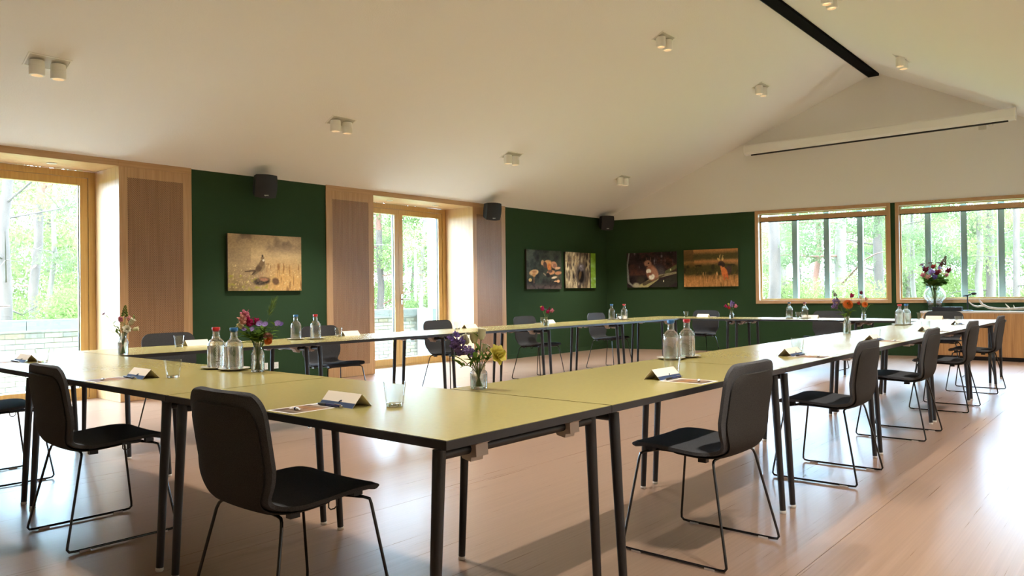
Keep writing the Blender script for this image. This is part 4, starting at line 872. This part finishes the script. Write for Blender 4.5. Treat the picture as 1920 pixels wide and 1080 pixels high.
for k in range(14):
    y = -4+k*.98; MB().box(-.26, .05, y+.004, min(y+.976, 9.6), .757, .885).ob('coping_stone', M_stone, tw)
pi_ = thing('white_pier', (-9.2, 8.9, -.035), 0, 'white rendered pier rising at the right end of the terrace wall', 'pier')
M_rend = mat('pale_render', (112, 116, 110), .9); MB().box(-.10, .25, -.22, .28, .0, 3.2).ob('shaft', M_rend, pi_); MB().box(-.12, .30, -.48, -.22, 0, .90).ob('low_parapet', M_rend, pi_)

M_barkp = mat('pine_bark_grey', (60, 48, 39), .95, var=.25, vscale=9, stretch=(1, 1, .35)); M_barkr = mat('pine_bark_red', (82, 50, 36), .95, var=.25, vscale=8, stretch=(1, 1, .4))
M_birch = mat('birch_bark', (78, 68, 56), .9, var=.15, vscale=6, stretch=(.5, .5, 3))
M_fol = [leaf_mat('foliage_mid', (96, 102, 66), (66, 78, 43)), leaf_mat('foliage_light', (105, 111, 68), (83, 93, 52)), leaf_mat('foliage_pine', (92, 97, 68), (63, 72, 47)), leaf_mat('foliage_lime', (104, 116, 64), (82, 98, 52))]
def leaves_mesh(name, centers, radii, n, size, m, seed, droop=.3, needle=False):
    r = np.random.default_rng(seed); k = len(centers); ci = r.integers(0, k, n); C = np.array(centers)[ci]; R = np.array(radii)[ci]
    d = r.normal(size=(n, 3)); d /= np.linalg.norm(d, axis=1)[:, None]; rad = r.random(n)**.45
    P = C+d*R*rad[:, None]
    a = r.normal(size=(n, 3)); a[:, 2] -= droop; a /= np.linalg.norm(a, axis=1)[:, None]; b = np.cross(a, r.normal(size=(n, 3))); b /= np.linalg.norm(b, axis=1)[:, None]
    s = size*(.6+.8*r.random(n))[:, None]; wd = .16 if needle else .42
    q = np.stack([P-a*s*.5, P+b*s*wd*.6, P+a*s*.6, P-b*s*wd*.6], 1).reshape(-1, 3)
    me = bpy.data.meshes.new(name); me.vertices.add(4*n); me.vertices.foreach_set('co', q.ravel().astype(np.float32)); me.loops.add(4*n); me.polygons.add(n)
    me.loops.foreach_set('vertex_index', np.arange(4*n, dtype=np.int32)); me.polygons.foreach_set('loop_start', np.arange(0, 4*n, 4, dtype=np.int32)); me.update(calc_edges=True); me.validate(); me.materials.append(m); return me
def foliage(par, me):
    f = link('foliage', me, par); f['kind'] = 'stuff'; return f
FM = {}
def fol(kind, v):
    if (kind, v) in FM: return FM[kind, v]
    r = random.Random(v*13+len(kind)); cs = []; rs_ = []
    if kind == 'broad':
        for k in range(34): a = r.random()*6.3; d = r.random()**.5*1.9; z = .3+r.random()*4.9; cs.append((math.cos(a)*d, math.sin(a)*d, z)); rs_.append((.75, .75, .5))
        me = leaves_mesh('broad_foliage', cs, rs_, 24000, .075, M_fol[v % 2], v)
    elif kind == 'pine':
        for k in range(26): a = r.random()*6.3; d = .5+r.random()*2.0; z = 2.6+r.random()*6; cs.append((math.cos(a)*d, math.sin(a)*d, z-d*.18)); rs_.append((.6, .6, .25))
        me = leaves_mesh('pine_foliage', cs, rs_, 9000, .13, M_fol[2], v+50, .1, True)
    elif kind == 'birch':
        for k in range(20): a = r.random()*6.3; d = .2+r.random()*1.3; z = 2.2+r.random()*5; cs.append((math.cos(a)*d, math.sin(a)*d, z)); rs_.append((.45, .45, .4))
        me = leaves_mesh('birch_foliage', cs, rs_, 3600, .075, M_fol[1], v+90, .6)
    else:
        for k in range(12): a = r.random()*6.3; d = r.random()*.9; z = .1+r.random()*1.5; cs.append((math.cos(a)*d, math.sin(a)*d, z)); rs_.append((.5, .5, .35))
        me = leaves_mesh('bush_foliage', cs, rs_, 7000, .055, M_fol[3 if v % 2 else 0], v+120)
    FM[kind, v] = me; return me
def trunk(par, h, r, lean, m, m2=None, split=None, seed=0, nb=6, bz=(1.8, 7), bl=2.0, dead=False):
    rd = random.Random(seed); P = []; n = 10; wob = [(rd.uniform(-.05, .05), rd.uniform(-.05, .05)) for _ in range(n+1)]
    for i in range(n+1): s = i/n; P.append(Vector((lean[0]*s*s+wob[i][0]*(i > 0), lean[1]*s*s+wob[i][1]*(i > 0), h*s)))
    R = [r*(1.15 if i == 0 else 1-.6*i/n) for i in range(n+1)]
    k = n if split is None else split
    MB().tube(P[:k+1], R[:k+1], 10).ob('trunk', m, par, True)
    if split is not None: MB().tube(P[k:], R[k:], 10).ob('upper_trunk', m2, par, True)
    for b in range(nb):
        z = bz[0]+(bz[1]-bz[0])*(b+rd.random()*.6)/nb; i = min(n-1, int(z/h*n)); p = P[i].lerp(P[i+1], z/h*n-i); a = rd.random()*6.3; L_ = bl*rd.uniform(.6, 1.1)
        d = Vector((math.cos(a), math.sin(a), rd.uniform(-.1, .45))); p1 = p+d*L_*.5+Vector((0, 0, rd.uniform(-.1, .15))); p2 = p+d*L_+Vector((0, 0, rd.uniform(-.35, .2)))
        br = MB(); br.tube([p, p.lerp(p1, .6), p1, p1.lerp(p2, .5)+Vector((0, 0, .05)), p2], [r*.20, r*.16, r*.13, r*.09, r*.03], 5)
        for _ in range(2): e = p1+Vector((rd.uniform(-.6, .6), rd.uniform(-.6, .6), rd.uniform(-.4, .3))); br.tube([p1, p1.lerp(e, .5)+Vector((0, 0, .04)), e], [r*.08, r*.05, r*.015], 4)
        br.ob('branch', m2 or m, par, True)
def at(px, dist, z=-.45):
    """ground point seen in column px at the given distance from the camera"""
    d = (fw+rr*((px-960)/F)); d = Vector((d.x, d.y, 0)).normalized(); return (CAM.x+d.x*dist, CAM.y+d.y*dist, z)
# trees that can be told apart
def tree(name, px, dist, lab, cat='tree', rz=None, **k):
    t = thing(name, at(px, dist), random.random()*6 if rz is None else rz, lab, cat, 'woodland trees'); return t
t = tree('pine_tree', 62, 19, 'pine with a reddish upper trunk seen through the near glazed door', rz=0); trunk(t, 9, .11, (.0, 1.0), M_barkp, M_barkr, 4, 3, 8, (1.6, 6), 2.2); foliage(t, fol('pine', 1))
t = tree('birch_tree', 92, 17, 'thin white birch seen through the near glazed door', rz=0); trunk(t, 8, .055, (.1, .6), M_birch, None, None, 4, 6, (2.2, 6), 1.0); foliage(t, fol('birch', 1))
t = tree('pine_tree', 10, 15, 'pale pine trunk at the left edge of the near glazed door'); trunk(t, 9, .10, (.2, .1), M_barkp, None, None, 5, 8, (1.2, 5), 2.0); foliage(t, fol('pine', 2))
t = tree('pine_tree', 712, 24, 'pine with bare twisted branches seen through the middle door, left leaf'); trunk(t, 9, .12, (.3, .2), M_barkp, M_barkr, 4, 6, 10, (1.0, 6), 2.4); foliage(t, fol('pine', 3))
t = tree('birch_tree', 788, 23, 'pale crooked birch seen through the middle door, right leaf'); trunk(t, 8, .07, (.9, .3), M_birch, None, None, 7, 9, (1.0, 6), 1.8); foliage(t, fol('birch', 2))
t = tree('pine_tree', 1452, 21, 'thick pale pine trunk at the left edge of the left window'); trunk(t, 10, .17, (.1, .1), M_barkp, M_barkr, 5, 8, 4, (2.0, 6), 1.5); foliage(t, fol('pine', 1))
t = tree('pine_tree', 1532, 27, 'slender reddish pine in the second pane of the left window', rz=.6); trunk(t, 10, .11, (.5, .5), M_barkr, M_barkr, 5, 9, 4, (2.5, 6), 1.5); foliage(t, fol('pine', 2))
t = tree('pine_tree', 1572, 22, 'pale leaning pine trunk in the third pane of the left window', rz=.6); trunk(t, 10, .16, (.9, .8), M_birch, M_barkr, 6, 10, 6, (1.6, 6), 2.4); foliage(t, fol('pine', 3))
t = tree('pine_tree', 1648, 26, 'pine with long bare side branches in the last pane of the left window'); trunk(t, 10, .16, (.1, -.1), M_barkp, None, None, 11, 9, (1.0, 5), 2.6); foliage(t, fol('pine', 2))
t = tree('birch_tree', 1703, 30, 'white birch in the first pane of the right window, left of two'); trunk(t, 9, .08, (.1, .1), M_birch, None, None, 12, 4, (2.5, 6), 1.2); foliage(t, fol('birch', 1))
t = tree('birch_tree', 1713, 28, 'white birch in the first pane of the right window, right of two'); trunk(t, 9, .08, (-.2, .1), M_birch, None, None, 13, 4, (2.5, 6), 1.2); foliage(t, fol('birch', 2))
t = tree('birch_tree', 1836, 26, 'pale straight birch right of the second fin of the right window'); trunk(t, 9, .11, (.1, .2), M_birch, None, None, 14, 4, (2.8, 6), 1.2); foliage(t, fol('birch', 1))
t = tree('pine_tree', 1853, 27, 'grey leaning trunk beside the pale straight birch', rz=.6); trunk(t, 9, .14, (.6, .5), M_barkp, None, None, 15, 6, (1.4, 6), 1.6); foliage(t, fol('pine', 3))
t = tree('pine_tree', 1905, 24, 'thin pine at the right edge of the right window'); trunk(t, 9, .09, (.1, .2), M_barkp, None, None, 16, 8, (1.4, 6), 1.8); foliage(t, fol('pine', 1))
t = tree('bush', 1588, 19, 'lime green bush low in the left window', 'bush'); foliage(t, fol('bush', 1)); trunk(t, 1.4, .03, (.1, .1), M_barkp, None, None, 20, 5, (.3, 1.2), .6)
t = tree('bush', 128, 16, 'lime green bush behind the terrace wall at the near door', 'bush'); foliage(t, fol('bush', 3)); trunk(t, 1.4, .03, (.1, .1), M_barkp, None, None, 21, 5, (.3, 1.2), .6)
# woodland behind
def wood_tree(x, y, v, sc_, wh):
    t = thing('woodland_tree', (x, y, -.45), random.random()*6.3, 'pale green leafy tree of the woodland mass '+wh, 'tree', 'leafy woodland mass '+wh); t.scale = (sc_,)*3
    f = foliage(t, fol('broad', v)); l = link('trunk', TRK[v % 2], t)
q = [thing('tmp'), thing('tmp')]; TRK = []
for i, o_ in enumerate(q):
    mb = MB().tube([(0, 0, 0), (.05, .02, 2), (-.05, .08, 3.5), (.1, 0, 5)], [.12, .10, .08, .03], 8); TRK.append(mb.me('woodland_trunk', [M_barkp, M_birch][i], True)); bpy.data.objects.remove(o_)
k = 0
for p0_, p1_, ds in ((-260, 1010, (24, 29.5, 35, 41)), (1250, 2150, (32, 37.5, 43, 49))):
    for n_, dd in enumerate(ds):
        step = 5.3/dd*F*.87; px = p0_+(n_ % 2)*step*.5
        while px < p1_:
            if not (420+40*n_ < px < 560-40*n_): x, y, z = at(px+random.uniform(-.08, .08)*step, dd+random.uniform(-.4, .4)); wood_tree(x, y, k % 4, random.uniform(.95, 1.1), 'seen through the near glazed door' if px < 450 else 'seen through the middle double door' if px < 1100 else 'behind the left end window' if px < 1675 else 'behind the right end window'); k += 1
            px += step

# labels of look-alike flowers in one vase: say which one by its place from the left
byl = {}
for o_ in list(COL.objects):
    if o_.parent is None and o_.name.split('.')[0] in ('flower', 'leaf_sprig'): byl.setdefault(o_['label'], []).append(o_)
rv = Vector((rr.x, rr.y, 0))
def tipx(o_):
    st = [c for c in o_.children if c.name.startswith('stem')][0]; return Vector(st.data.vertices[len(st.data.vertices)-1].co).dot(rv)
num = ['first', 'second', 'third', 'fourth', 'fifth', 'sixth', 'seventh', 'eighth', 'ninth', 'tenth', 'eleventh', 'twelfth', 'thirteenth', 'fourteenth', 'fifteenth']
for lb, os_ in byl.items():
    if len(os_) > 1:
        for i, o_ in enumerate(sorted(os_, key=tipx)): o_['label'] = lb+', '+(['left', 'right'][i]+' one' if len(os_) == 2 else num[i]+' from left')
